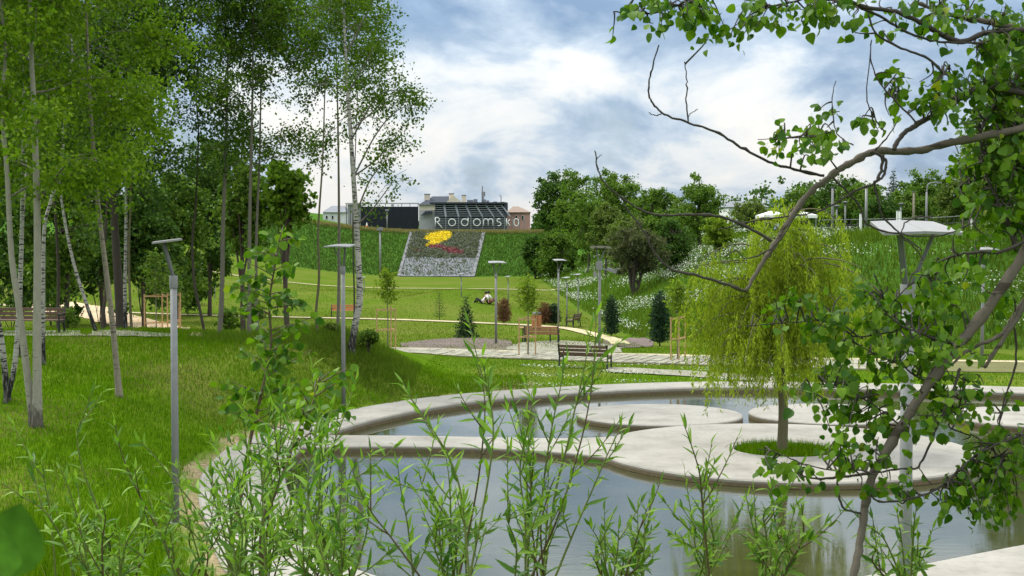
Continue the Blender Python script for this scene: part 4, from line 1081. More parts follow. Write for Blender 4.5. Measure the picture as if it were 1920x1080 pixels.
house('house', 'cream house with a dark hipped roof and three chimneys above the pavilion', 786, 868, 384, 366.5, 440, 246, M['cream_wall'], M['slate_roof'], 12, 808, 845,
      ((792, 796, 410, 418),), ((796, 806, 363.5, 376, 3), (842, 851, 362.5, 384, -0.9), (866, 873.5, 365.5, 385, -0.9)))
hs = thing('gable_front', on(850, 244), 'cream gable with two chimneys rising behind the pavilion', 'house')
g_ = MB().prism_y([(B(833, 384, 244)[0], B(0, 384, 244)[2] - 6), (B(866, 384, 244)[0], B(0, 384, 244)[2] - 6), (B(866, 384, 244)[0], B(0, 379, 244)[2]), (B(851, 384, 244)[0], B(0, 367, 244)[2]), (B(833, 384, 244)[0], B(0, 383, 244)[2])], 243.6, 245.6); g_.build('wall', M['cream_wall'], hs)
house('house', 'pale distant house with a grey roof seen through the birches', 606, 648, 398, 385, 440, 262, M['pale_wall'], M['grey_roof'], 10, 616, 640, ((611, 615, 404, 411), (622, 626, 404, 411), (634, 638, 404, 411)))
house('house', 'tan roofed pinkish house at the right end of the pavilion', 951, 994, 398, 386, 438, 232, M['pink_wall'], M['tan_roof'], 9, 962, 972, ((966, 970, 404, 412), (978, 982, 404, 412)))
fb = thing('flat_building', on(910, 252), 'dark flat roofed building with rooftop boxes behind the pavilion', 'building')
bxx(MB(), 872, 952, 380, 440, 252, 10).build('wall', M['slate_roof'], fb)
for x0, x1, y0 in ((876, 887, 375), (888, 895, 373.5), (905, 911, 374), (912, 917, 376), (925, 932, 378), (938, 946, 378.5)): bxx(MB(), x0, x1, y0, 380.2, 253, 2).build('rooftop_box', M['grey_roof'], fb)
am = thing('antenna_mast', B(906, 375, 254), 'lattice antenna mast above the dark flat roof', 'antenna')
mb = MB()
for dx in (-1.6, 1.6):
    mb.beam(B(905.5 + dx, 381, 254), B(905.5 + dx, 359, 254), 0.16, 0.16)
for y in range(360, 380, 3): mb.beam(B(903.9, y, 254), B(907.1, y + 3, 254), 0.1, 0.1)
mb.build('lattice', M['steel'], am); MB().beam(B(904.6, 381, 254.3), B(904.6, 349, 254.3), 0.18, 0.18).build('pole', M['steel'], am); bxx(MB(), 907.5, 910, 360, 368, 254, 0.4).build('antenna_panel', M['lamp_white'], am)
an = thing('antenna_pole', B(939, 381, 254), 'thin pole with a small aerial right of the lattice mast', 'antenna')
MB().beam(B(939.5, 381, 254), B(939.5, 367, 254), 0.15, 0.15).build('pole', M['steel'], an); MB().beam(B(936, 367, 254), B(940, 367.6, 254), 0.12, 0.12).build('aerial', M['steel'], an)

M['panel_grey'] = plain('panel_grey', (0.055, 0.056, 0.06), 0.8, 0.1, 0, 0.15, 2)
# pavilion with the town's name
pv = thing('lettered_pavilion', on(880, 224), 'steel slatted pavilion carrying large round white letters', 'pavilion')
bxx(MB(), 816, 946, 381, 432, 226.5, 5).build('back_wall', M['dark_glass'], pv)
bxx(MB(), 806, 950, 379.2, 382.4, 224.0, 5).build('roof_edge', M['slate_roof'], pv)
bxx(MB(), 786, 815, 394, 438, 225.5, 3).build('side_wall', M['grey_wall'], pv)
mb = MB().prism_y([(B(789, 402, 225)[0], B(0, 405, 225)[2]), (B(811, 402, 225)[0], B(0, 401, 225)[2]), (B(811, 402, 225)[0], B(0, 396, 225)[2]), (B(798, 402, 225)[0], B(0, 396, 225)[2])], 224.6, 225.2); mb.build('porch_roof', M['slate_roof'], pv)
for i in range(6):
    y = 385.5 + i * 3.9
    x1 = 941 + i * 1.2
    MB().beam(B(815, y, 224.6 - i * 0.12), B(x1, y + 0.1, 224.6 - i * 0.12), 0.14, 0.10 if i else 0.14).build('slat', M['slat_steel'], pv)
for i in range(7):
    y = 409.6 + i * 3.3
    MB().beam(B(815, y, 223.7), B(953, y, 223.7), 0.07, 0.07).build('slat', M['slat_steel'], pv)
for xt, xb in ((833, 836), (854, 860), (873, 883), (892.5, 905), (911, 926), (926, 944), (940, 957)):
    MB().beam(B(xt, 384, 224.5), B(xb, 406.5, 223.9), 0.30, 0.14).build('mullion', M['slat_steel'], pv)
for x in (815.5, 836, 860, 883, 905, 926, 946, 961, 974, 983):
    MB().beam(B(x, 407, 223.6), B(x, 438, 223.6), 0.14, 0.14).build('post', M['steel'], pv)
bxx(MB(), 816, 947, 408, 432, 224.6, 0.1).build('lower_panel', M['panel_grey'], pv)
bxx(MB(), 800, 990, 432.0, 438, 223.9, 0.5).build('plinth', M['pink_wall'], pv)
M['letter_white'] = plain('letter_white', (0.66, 0.66, 0.64), 0.6, 0.3, 0, 0.05)
def arc(cx, cy, rx, ry, a0, a1, n=20): return [(cx + rx * math.cos(R(t)), cy + ry * math.sin(R(t))) for t in np.linspace(a0, a1, n)]
LET = [('R', [[(816.5, 408), (816.5, 424.5)], [(816.5, 408)] + arc(819, 412, 5.4, 4.2, -80, 100, 12) + [(818, 416.6)], [(820, 416.8), (825, 422), (829.5, 427.8)]]),
       ('a', [arc(847.7, 417, 6.6, 6.4, 0, 360)]),
       ('d', [arc(871.5, 417, 6.4, 6.3, 20, 340), [(877.8, 408.5), (877.8, 415), (877.6, 419)]]),
       ('o', [arc(894.3, 417, 6.5, 6.4, 0, 360)]),
       ('m', [[(906.6, 423.4), (906.6, 415)] + arc(911, 415, 4.4, 4.6, 180, 360, 12) + [(915.4, 423.4)], [(915.4, 415)] + arc(919.7, 415, 4.4, 4.6, 180, 360, 12) + [(924.1, 423.4)]]),
       ('s', [arc(935.5, 413.4, 3.6, 3.1, -40, -250, 12) + arc(935.5, 419.9, 3.7, 3.5, -80, 130, 12)]),
       ('k', [[(949.5, 409.5), (949.5, 423.6)], [(956, 411.5), (950.4, 417.2)], [(951.5, 416.5), (956.6, 423.6)]]),
       ('o', [arc(968, 417, 4.4, 6.8, 0, 360)])]
for ch, strokes in LET:
    mb = MB()
    for s in strokes: mb.tube(np.array([B(x, y, 223.3) for x, y in s]), 0.080, 8)
    mb.build('letter', M['letter_white'], pv, True)
cone_p = at([687.5], [436.3])[0]
tc_ = thing('traffic_cone', B(688, 429.6, 222) * [1, 1, 0] + [0, 0, float(h(B(688, 0, 222)[0], 222.0))], 'small orange and white cone in front of the black screen', 'cone')
zc_ = WP[tc_.name]; MB().cone(zc_, zc_ + [0, 0, 0.5], 0.24, 0.15, 10).build('base', M['orange_paint'], tc_); MB().cone(zc_ + [0, 0, 0.5], zc_ + [0, 0, 0.95], 0.15, 0.04, 10).build('band', M['white_paint'], tc_)
for px_, top_ in ((684, 431), ): pass

# houses and canopies behind the bank
house('house', 'brown grey house half hidden behind trees of the bank', 1254, 1292, 386, 374, 440, 205, M['grey_wall'], M['grey_roof'], 9, 1260, 1285, ((1262, 1266, 390, 397),))
house('house', 'low house with a grey roof and one chimney behind the willow top', 1366, 1440, 388, 376, 440, 215, M['pale_wall'], M['grey_roof'], 10, 1378, 1428, ((1342 + 44, 1392, 391, 398), (1410, 1416, 391, 398)), ((1431, 1435, 371, 381, 3),))
for x0, x1, lb in ((1432, 1478, 'white canopy on the bank crest, nearer the willow'), (1480, 1532, 'white canopy on the bank crest, beside the light poles')):
    o = thing('canopy', on((x0 + x1) / 2, 112), lb, 'canopy', 'white canopies')
    a = B(x0, 403, 112); b = B(x1, 403, 112); m_ = (a + b) / 2; zt = B(0, 394, 112)[2]
    MB().add([(a[0], 112, a[2]), (b[0], 112, a[2]), (b[0], 116, a[2]), (a[0], 116, a[2]), (m_[0], 114, zt), (a[0], 112, a[2] - 0.25), (b[0], 112, a[2] - 0.25), (b[0], 116, a[2] - 0.25), (a[0], 116, a[2] - 0.25)],
             [(0, 1, 4), (1, 2, 4), (2, 3, 4), (3, 0, 4), (0, 5, 6, 1), (1, 6, 7, 2), (2, 7, 8, 3), (3, 8, 5, 0)]).build('cover', M['white_paint'], o)
    for x in (a[0] + 0.1, b[0] - 0.1): MB().beam((x, 112.1, float(h(x, 112.1))), (x, 112.1, a[2] - 0.1), 0.08, 0.08).build('post', M['steel'], o)

# ================================================================== LAMP POSTS
def lamp(label, base, H=4.8, yaw=0.0, tilt=12, group='slender park lamps with flat heads', cams=False, k=1.0, kh=1.0):
    b = np.asarray(base, float); o = thing('street_lamp', b, label, 'street lamp', group)
    def T(x, y, z):
        c, s = math.cos(yaw), math.sin(yaw); return b + np.array([x * c - y * s, x * s + y * c, z])
    zs = H - 0.62 * kh
    MB().tube([b + [0, 0, 0.0], b + [0, 0, 0.02]], 0.13 * k, 12).build('base_plate', M['steel'], o)
    MB().tube([b + [0, 0, -0.15], b + [0, 0, zs * 0.5], b + [0, 0, zs]], [0.060 * k, 0.058 * k, 0.054 * k], 12).build('post', M['steel'], o, True)
    MB().tube([b + [0, 0, zs - 0.17], b + [0, 0, zs + 0.04]], 0.068 * k, 12).build('sleeve', M['steel'], o, True, 0.004)
    ct, stt = math.cos(R(tilt)), math.sin(R(tilt))
    for s in (-1, 1):
        MB().beam(T(s * 0.025, 0, zs), T(s * 0.20 * kh, 0.16 * kh, H - 0.03), 0.05 * k, 0.03 * k).build('arm', M['steel_dark'], o)
    for s in (-1, 1):
        mb = MB(); rows = []
        for t in (0, 1):
            for (x, y, z) in ((0.0, -0.13, 0.014), (0.36, -0.13, 0.0), (0.46, 0.31, 0.0), (0.0, 0.31, 0.014)):
                yy = y * ct; zz = z - (y - 0.09) * stt - t * 0.028
                rows.append(T(kh * s * (x + (0.002 if x == 0 else 0)), yy * kh, H + zz * kh))
        fcs = [(0, 1, 2, 3), (7, 6, 5, 4), (0, 4, 5, 1), (1, 5, 6, 2), (2, 6, 7, 3), (3, 7, 4, 0)]
        if s < 0: fcs = [f[::-1] for f in fcs]
        mb.add(rows, fcs).build('lamp_head', M['lamp_white'], o)
    if cams:
        MB().box(T(0, -0.12, zs - 0.15), (0.24, 0.12, 0.34), yaw).build('control_box', M['lamp_white'], o)
        MB().beam(T(-0.18, -0.12, zs - 0.38), T(-0.16, -0.12, zs - 0.62), 0.13, 0.13).build('camera', M['lamp_white'], o)
        MB().beam(T(0.05, -0.05, zs - 0.25), T(0.55, -0.05, zs - 0.40), 0.05, 0.05).build('bracket', M['lamp_white'], o)
        MB().beam(T(0.34, -0.1, zs - 0.28), T(0.72, -0.1, zs - 0.42), 0.16, 0.13).build('camera', M['lamp_white'], o)
        MB().beam(T(0.66, -0.1, zs - 0.30), T(0.86, -0.1, zs - 0.26), 0.2, 0.05).build('camera_hood', M['steel'], o)
    return o
def lampH(base, px, top): return CAM[2] + (440 - top) / F * base[1] - base[2]
pA = on(325, 22.9); pA[2] = max(pA[2], 0)
lamp('lamp post on the left lawn next to the pond rim, seen side on', pA, lampH(pA, 325, 451), R(100), 7)
pB = on(643, 38.4); lamp('lamp post in front of the tall white birch', pB, lampH(pB, 643, 460), R(150), 8)
for px, by, ty, yaw, lb, cm in [(930, 645, 491, 0.3, 'lamp post in the mulch bed right of the dark spruce', False), (1047, 614, 487, 0.5, 'lamp post behind the table bench', False),
                          (1124, 661, 463, 2.9, 'lamp post carrying white security cameras', True), (1841, 690, 466, 0.2, 'lamp post on the far right beyond the pond', False),
                          (1063, 610, 520, 0.4, 'small far lamp left of the pair near the bank foot', False), (1084, 606, 514, 0.4, 'small far lamp right of the pair near the bank foot', False),
                          (683, 548, 519.5, 0.3, 'tiny far lamp just right of the white birch', False), (865, 556, 513, 0.3, 'tiny far lamp below the flower carpet', False),
                          (953, 572, 518, 0.3, 'tiny far lamp behind the brown conifer', False), (403, 560, 528, 0.3, 'tiny far lamp between grove trunks', False)]:
    b = at(px, by)[0]; lamp(lb, b, lampH(b, px, ty), (yaw + math.pi) if ty < 500 else R(115), 10, cams=cm, k=1.0 if ty < 500 else 0.7, kh=1.0 if ty < 500 else (0.8 if px > 1000 else 0.7))
pH = np.array([(1703 - 960) / F * 12.5, 12.5, float(h(3.57, 12.5))]); pH[2] = 0.0
lamp('nearest lamp post, right of the pond with a wide head among aspen twigs', pH, 4.87, R(196), 15, kh=0.9)
for px, by, ty, lb in [(713, 521, 430, 'tall mast with a square floodlight left of the flower carpet'), (726, 435, 395, 'floodlight mast in front of the black screen'), (455, 563, 470, 'plain grey mast behind the grove trunks')]:
    b = at(px, by)[0] if by < 436 or by > 437 else on(px, 222)
    if by == 435: b = on(px, 222)
    z = lampH(b, px, ty); o = thing('light_mast', b, lb, 'light mast', 'tall light masts')
    MB().tube([b, b + [0, 0, z]], [0.16 if by > 500 else 0.11, 0.1], 10).build('post', M['lamp_white'], o, True)
    wd = 0.75 if by == 521 else 0.55
    if px != 455: MB().box(b + [0, -0.1, z + 0.05], (wd, 0.5, 0.42 if by == 521 else 0.3)).build('floodlight', M['steel'], o, bevel=0.03)
# bank crest: lamps, poles, fence
def crest(px, D): return on(px, D)
for px, ty, D, lb in [(1568, 387, 86, 'short grey lamp on the bank crest, left of two'), (1584, 380, 90, 'short grey lamp on the bank crest, right of two'), (1688, 383, 92, 'dark lamp behind the nearest lamp head')]:
    b = crest(px, D); z = lampH(b, px, ty); o = thing('bollard_lamp', b, lb, 'lamp', 'lamps on the bank crest')
    MB().tube([b, b + [0, 0, z]], 0.05, 8).build('post', M['steel'], o, True); MB().lathe([(0.001, 0.10), (0.2, 0.05), (0.2, 0.0), (0.06, -0.12), (0.05, -0.2)], b + [0, 0, z], 12).build('lamp_head', M['steel_dark'], o)
for px, ty, D, lb, mt in [(1560, 352, 88, 'tall pale pole at the left end of the crest fence', 'steel'), (1623, 352, 88, 'tall pale pole behind the crest fence', 'lamp_white'), (1712, 360, 100, 'wooden pole between skyline trees', 'tan_bark')]:
    b = crest(px, D); o = thing('utility_pole', b, lb, 'pole'); z = lampH(b, px, ty)
    MB().tube([b, b + [0, 0, z]], [0.09, 0.07], 10).build('shaft', M[mt], o, True); MB().tube([b + [0, 0, z], b + [0, 0, z + 0.06]], 0.11, 10).build('cap', M['steel_dark'], o)
b = crest(1736, 92); z = lampH(b, 1736, 343); o = thing('road_light', b, 'tall road light with a curved arm on the skyline', 'street light')
MB().tube([b, b + [0, 0, z - 0.6]], [0.08, 0.06], 8).build('post', M['steel'], o, True)
MB().tube(catmull(np.array([b + [0, 0, z - 0.6], b + [0.08, 0, z - 0.15], b + [0.35, 0, z], b + [0.75, 0, z + 0.02]]), 5), 0.045, 8).build('arm', M['steel'], o, True); MB().box(b + [0.8, 0, z], (0.36, 0.16, 0.08)).build('lamp_head', M['lamp_white'], o)
fo = thing('metal_fence', crest(1700, 80), 'black metal fence along the crest of the right bank', 'fence')
fx = np.linspace(1540, 1925, 29); fp = np.array([on(x, 93 - (x - 1540) / 385 * 23) for x in fx])
for p_ in fp: MB().beam(p_ - [0, 0, 0.1], p_ + [0, 0, 1.12], 0.045, 0.045).build('post', M['black_metal'], fo)
for k, zz in enumerate((0.35, 0.72, 1.08)):
    MB().tube(fp + [0, 0, zz], 0.018, 5).build('rail', M['steel' if k == 2 else 'black_metal'], fo)
for px, D, z, lb in [(1613, 84, 1.35, 'white marker post left of the nearest lamp head'), (1682, 88, 1.6, 'short white post of two by the fence, thinner'), (1687, 88.4, 1.6, 'white box post by the dark lamp'), (1822, 74, 1.1, 'white post at the right part of the fence')]:
    b = crest(px, D); o = thing('marker_post', b, lb, 'post', 'white posts by the fence'); MB().beam(b, b + [0, 0, z], 0.13, 0.13).build('shaft', M['white_paint'], o); MB().box(b + [0, 0, z + 0.02], (0.16, 0.16, 0.05)).build('cap', M['lamp_white'], o)

# ================================================================== BENCHES AND FURNITURE
def bench(label, base, yaw, wood, width=1.9, k=1.0):
    b = np.asarray(base, float); o = thing('park_bench', b, label, 'bench', 'wooden benches with black metal legs')
    c, s = math.cos(yaw), math.sin(yaw)
    T = lambda x, y, z: b + k * np.array([x * c - y * s, x * s + y * c, z])
    hw = width / 2
    for x in (-hw + 0.04, hw - 0.04):
        l = MB(); l.beam(T(x, 0.24, -0.03), T(x, 0.22, 0.44), 0.06 * k, 0.05 * k); l.beam(T(x, -0.26, -0.03), T(x, -0.18, 0.42), 0.06 * k, 0.05 * k)
        l.beam(T(x, -0.18, 0.42), T(x, -0.32, 0.88), 0.055 * k, 0.05 * k); l.beam(T(x, 0.25, 0.40), T(x, -0.22, 0.38), 0.05 * k, 0.05 * k)
        l.build('leg', M['black_metal'], o, bevel=0.006)
        a = MB(); a.beam(T(x, 0.24, 0.43), T(x, 0.24, 0.64), 0.05 * k, 0.045 * k); a.beam(T(x, 0.27, 0.65), T(x, -0.24, 0.66), 0.05 * k, 0.04 * k); a.build('armrest', M['black_metal'], o, bevel=0.006)
    for i in range(4):
        y = 0.20 - i * 0.118; MB().beam(T(-hw, y, 0.455), T(hw, y, 0.455), 0.10 * k, 0.035 * k).build('seat_slat', wood, o, bevel=0.006)
    for i in range(3):
        f = 0.22 + i * 0.29; y = -0.175 - 0.14 * f; z = 0.42 + 0.46 * f
        MB().beam(T(-hw, y, z), T(hw, y, z), 0.035 * k, 0.105 * k).build('back_slat', wood, o, bevel=0.006)
    return o
b1 = at(1097, 690)[0]; bench('dark bench on the near edge of the paved path, behind the island', b1, R(-22), M['bench_wood_dark'], 1.9)
b2 = at(1016, 643)[0]; bench('brown bench in front of the table behind the staked sapling', b2, R(-8), M['bench_wood'], 1.75)
b3 = b2 + np.array([-0.25, 1.0, 0.02]); b3[2] = float(h(b3[0], b3[1]))
tb = thing('picnic_table', b3, 'brown picnic table behind the brown bench', 'table')
for i in range(4): MB().box(b3 + [0, -0.27 + 0.18 * i, 0.74], (1.85, 0.165, 0.04), R(-8)).build('top_plank', M['bench_wood'], tb, bevel=0.006)
for sx_ in (-0.7, 0.7):
    for sy in (-0.22, 0.22): MB().beam(b3 + [sx_, sy, -0.03], b3 + [sx_ * 0.97, sy * 0.8, 0.72], 0.06, 0.06).build('leg', M['black_metal'], tb)
b4 = at(646, 594)[0]; bench('orange brown bench far behind the second lamp post', b4, R(185), M['orange_wood'], 1.9, 1.0)
b5 = at(50, 626)[0]; bench('black bench at the left edge behind the birches', b5, R(178), M['bench_wood_dark'], 2.4, 1.0)
b6 = at(1075, 613)[0]; bench('small dark bench by the bank foot right of the lamp post', b6, R(70), M['bench_wood_dark'], 1.6)
tp = at(1006, 617)[0]; o = thing('litter_bin', tp, 'brown slatted litter bin behind the table', 'litter bin')
MB().tube([tp, tp + [0, 0, 0.85]], 0.26, 14).build('liner', M['black_metal'], o)
for i in range(12):
    a = i * math.pi / 6; MB().box(tp + [0.29 * math.cos(a), 0.29 * math.sin(a), 0.48], (0.12, 0.03, 0.76), a + math.pi / 2).build('slat', M['orange_wood'], o)
MB().lathe([(0.001, 1.08), (0.2, 1.04), (0.31, 0.96), (0.31, 0.93)], tp, 14).build('lid', M['black_metal'], o)

# ================================================================== STAKED SAPLINGS
def sapling(label, px, by, top, stakes, st_top, st_bot, crown_w, leaf, D=None, two=False):
    b = at(px, by)[0] if D is None else on(px, D); D = b[1]
    o = thing('staked_sapling', b, label, 'sapling', 'young trees tied to wooden stakes')
    H = CAM[2] + (440 - top) / F * D - b[2]
    t = catmull(np.array([b - [0, 0, 0.1], b + [0.02, 0, H * 0.4], b + [-0.02, 0.02, H * 0.7], b + [0.01, 0, H * 0.98]]), 4)
    mb = MB().tube(t, np.linspace(0.032, 0.008, len(t)), 6); wd = crown_w / F * D / 2; ls = []
    for i in range(16):
        z = H * (0.58 + 0.36 * (i / 16)); a = i * 2.4; d = np.array([math.cos(a), math.sin(a), 0.0]); l = wd * rng.uniform(0.6, 1.1) * (1 - 0.4 * i / 16)
        q = np.array([b + [0, 0, z], b + d * l * 0.5 + [0, 0, z + 0.18], b + d * l + [0, 0, z + rng.uniform(0.2, 0.45)]]); mb.tube(q, [0.012, 0.007, 0.004], 4, False); ls.append(q)
    mb.build('trunk', M['grey_bark'], o, True)
    C = along(ls, 700, 0.2, 0.07)
    C = ls_pts = np.concatenate([l[1] + (l[2] - l[1]) * rng.uniform(-0.6, 1.1, (46, 1)) + rng.normal(0, 0.085, (46, 3)) for l in ls])
    add_leaves('crown', leaf_quads(C, 0.13, 1.7, 0.1), leaf, o)
    sp = []
    for k, sx_ in enumerate(stakes):
        x = (sx_ - 960) / F * D; y = D + (0.45 if k == 1 else -0.25); g_ = np.array([x, y, float(h(x, y))])
        zt = CAM[2] + (440 - st_top) / F * D + (0.06 if k == 1 else 0)
        MB().tube([g_ - [0, 0, 0.1], [x, y, zt]], 0.029, 8).build('stake', M['stake_wood'], o); sp.append((x, y, g_[2], zt))
    n = len(sp)
    for f in (0.96, 0.5):
        for k in range(n if n > 2 else 1):
            a, c = sp[k], sp[(k + 1) % n]
            MB().beam((a[0], a[1] - 0.04, a[2] + (a[3] - a[2]) * f), (c[0], c[1] - 0.04, c[2] + (c[3] - c[2]) * f), 0.022, 0.04).build('rail', M['stake_wood'], o)
    return o
sapling('lime green sapling with stakes left of the mulch bed', 726, 645, 508, (707, 731, 742), 578, 645, 46, LL, 58.5)
sapling('staked sapling in front of the brown bench', 990, 667, 528, (973, 990, 1004), 596, 667, 52, LL)
sapling('staked sapling at the left side of the willow', 1270, 676, 530, (1257, 1288, 1272), 594, 676, 50, LL)
sapling('staked sapling in the grove right of the mossy thin trunk', 291, 632, 470, (273, 298, 316), 551, 628, 60, ML, 56)
sapling('staked young tree behind the left lamp post', 326, 632, 500, (316, 330, 340), 548, 628, 50, ML, 60)

# ================================================================== PEOPLE RESTING ON THE LAWN
def person(label, b, yaw, top, bottom, recline=0.25):
    b = np.asarray(b, float); o = thing('person', b, label, 'person')
    c, s = math.cos(yaw), math.sin(yaw)
    T = lambda x, y, z: np.array([x * c - y * s, x * s + y * c, z])
    r = recline
    J = dict(pel=(0, 0, .13), wai=(0, -.06 - r * .2, .32), che=(0, -.12 - r * .45, .52), nec=(0, -.13 - r * .55, .68), hea=(0, -.11 - r * .6, .78), top=(0, -.10 - r * .62, .92))
    for sd_, n_ in ((-1, 'l'), (1, 'r')):
        J.update({'sh' + n_: (sd_ * .19, -.13 - r * .5, .60), 'el' + n_: (sd_ * .26, -.30 - r * .5, .36), 'ha' + n_: (sd_ * .25, -.42 - r * .4, .08),
                  'hi' + n_: (sd_ * .10, .04, .12), 'kn' + n_: (sd_ * .15, .42, .40 if n_ == 'l' else .30), 'an' + n_: (sd_ * .14, .66, .07), 'to' + n_: (sd_ * .15, .83, .04)})
    names = list(J); E = [('pel', 'wai'), ('wai', 'che'), ('che', 'nec'), ('nec', 'hea'), ('hea', 'top')]
    for n_ in 'lr': E += [('che', 'sh' + n_), ('sh' + n_, 'el' + n_), ('el' + n_, 'ha' + n_), ('pel', 'hi' + n_), ('hi' + n_, 'kn' + n_), ('kn' + n_, 'an' + n_), ('an' + n_, 'to' + n_)]
    rad = dict(pel=.13, wai=.115, che=.14, nec=.055, hea=.095, top=.08)
    for n_ in 'lr': rad.update({'sh' + n_: .065, 'el' + n_: .045, 'ha' + n_: .035, 'hi' + n_: .09, 'kn' + n_: .06, 'an' + n_: .042, 'to' + n_: .035})
    me = bpy.data.meshes.new('body'); me.from_pydata([tuple(T(*J[n_])) for n_ in names], [(names.index(a), names.index(d)) for a, d in E], []); me.materials.append(M['skin'])
    bo = link('body', me, o, b); m = bo.modifiers.new('skin', 'SKIN')
    for i, n_ in enumerate(names): me.skin_vertices[0].data[i].radius = (rad[n_], rad[n_])
    me.skin_vertices[0].data[0].use_root = True
    sm = bo.modifiers.new('smooth', 'SUBSURF'); sm.levels = 1; sm.render_levels = 1
    g_ = lambda *q: [b + T(*J[x]) for x in q]
    sh = MB().tube(g_('pel', 'wai', 'che', 'nec'), [.17, .15, .175, .08], 10)
    for n_ in 'lr': sh.tube(g_('che', 'sh' + n_, 'el' + n_), [.1, .085, .065], 8)
    sh.build('shirt', top, o, True)
    tr = MB()
    for n_ in 'lr': tr.tube(g_('pel', 'hi' + n_, 'kn' + n_, 'an' + n_), [.13, .115, .08, .06], 8)
    tr.build('trousers', bottom, o, True)
    MB().lathe([(0.001, .125), (.07, .105), (.105, .04), (.10, -.03), (.06, -.06)], b + T(*J['hea']) + [0, 0, .06], 12).build('hair', M['cloth_dark'], o, True)
pp = at(905, 569)[0]; person('person in a white shirt sitting back on the lawn mound', pp + [0, 0, 0.0], R(60), M['shirt_white'], M['cloth_dark'], 0.7)
pp = at(916.5, 570)[0]; person('person in brown sitting on the lawn beside a white shirt', pp, R(-70), M['cloth_brown'], M['cloth_brown'], 0.2)
# ================================================================== NEAR PLANTS: LEAF SHAPES
def leaf_shape(name, ts, ws, mat, fold=0.12, curl=0.15, petiole=0.0, sway=0.0):
    """a leaf one unit long along X: two rows of quads either side of a lowered midrib, with a petiole"""
    v = []; f = []
    for t, wd in zip(ts, ws):
        z = -curl * t * t; y0 = sway * math.sin(t * 3)
        v += [(petiole + t, y0 + wd, z + fold * wd), (petiole + t, y0, z), (petiole + t, y0 - wd, z + fold * wd)]
    for i in range(len(ts) - 1):
        a = 3 * i; f += [(a, a + 1, a + 4, a + 3), (a + 1, a + 2, a + 5, a + 4)]
    n = len(v)
    if petiole:
        v += [(0, 0.012, 0.04), (0, -0.012, 0.04), (petiole + 0.02, -0.012, 0), (petiole + 0.02, 0.012, 0)]; f.append((n, n + 1, n + 2, n + 3))
    me = bpy.data.meshes.new(name); me.from_pydata(v, [], f); me.update(); me.materials.append(mat)
    me.polygons.foreach_set('use_smooth', np.ones(len(f), dtype=bool)); return me
SH_L = [leaf_shape('leaf', [0, .12, .3, .55, .8, 1], [.010, .066, .104, .096, .05, .002], M['shoot_leaf'], 0.4, c, 0.0, s) for c, s in ((0.02, 0), (0.16, .05), (0.38, -.05), (0.26, .07), (-0.1, -.03))]
PO_L = [leaf_shape('leaf', [0, .05, .2, .42, .66, .86, 1], [.02, .22, .40, .47, .37, .18, .01], M['poplar_leaf'], fo, c, 0.45, s) for fo, c, s in ((0.25, 0.12, 0), (0.45, 0.35, .05), (0.1, -0.15, -.04), (0.6, 0.3, .03), (0.2, 0.5, -.05))]
# toothed, broader poplar leaf
PO_L.append(leaf_shape('leaf', [0, .06, .16, .22, .36, .42, .58, .64, .78, .84, .94, 1], [.03, .30, .42, .38, .49, .44, .44, .37, .33, .24, .14, .01], M['poplar_leaf'], 0.15, 0.1, 0.5, 0))

def leaf_frame(pos, d, nrm, size):
    d = np.asarray(d, float); d /= np.linalg.norm(d) + 1e-9
    y = np.cross(nrm, d); y /= np.linalg.norm(y) + 1e-9; z = np.cross(d, y)
    m = np.eye(4); m[:3, 0] = d * size; m[:3, 1] = y * size; m[:3, 2] = z * size; m[:3, 3] = pos
    return m
def put_leaves(root, jobs, shapes, many_mat, cap=300):
    """jobs: (parent, pos, dir, normal, size); the largest in the picture become single leaves, the rest one part"""
    def seen(j):
        p = j[1] - CAM; d = p @ FWD; px = 960 + F * p[0] / d; py = 540 - F * (p @ UP) / d
        return (j[4] / d) * (1.0 if (-20 < px < 1940 and -20 < py < 1100) else 0.05)
    jobs = sorted(jobs, key=seen, reverse=True)
    for (par, pos, d, nrm, size) in jobs[:cap]:
        m = leaf_frame(pos - WP[par.name], d, nrm, size); sh = shapes[rng.integers(len(shapes))]
        o = bpy.data.objects.new('leaf', sh); COL.objects.link(o); o.parent = par; o.matrix_basis = Matrix(m.tolist())
    rest = jobs[cap:]
    if rest:
        vs_, fs_, n0 = [], [], 0; base = WP[root.name]
        cache = [(np.array([v.co[:] + (1.0,) for v in s.vertices]), [tuple(p.vertices) for p in s.polygons]) for s in shapes]
        for (par, pos, d, nrm, size) in rest:
            cv_, cf_ = cache[rng.integers(len(cache))]; m = leaf_frame(pos - base, d, nrm, size)
            vs_.append((cv_ @ m.T)[:, :3]); fs_ += [tuple(i + n0 for i in q) for q in cf_]; n0 += len(cv_)
        me = bpy.data.meshes.new('foliage'); me.from_pydata(np.concatenate(vs_).tolist(), [], fs_); me.update(); me.materials.append(many_mat)
        me.polygons.foreach_set('use_smooth', np.ones(len(fs_), dtype=bool))
        tag(link('foliage', me, root, base), None, None, None, 'stuff')

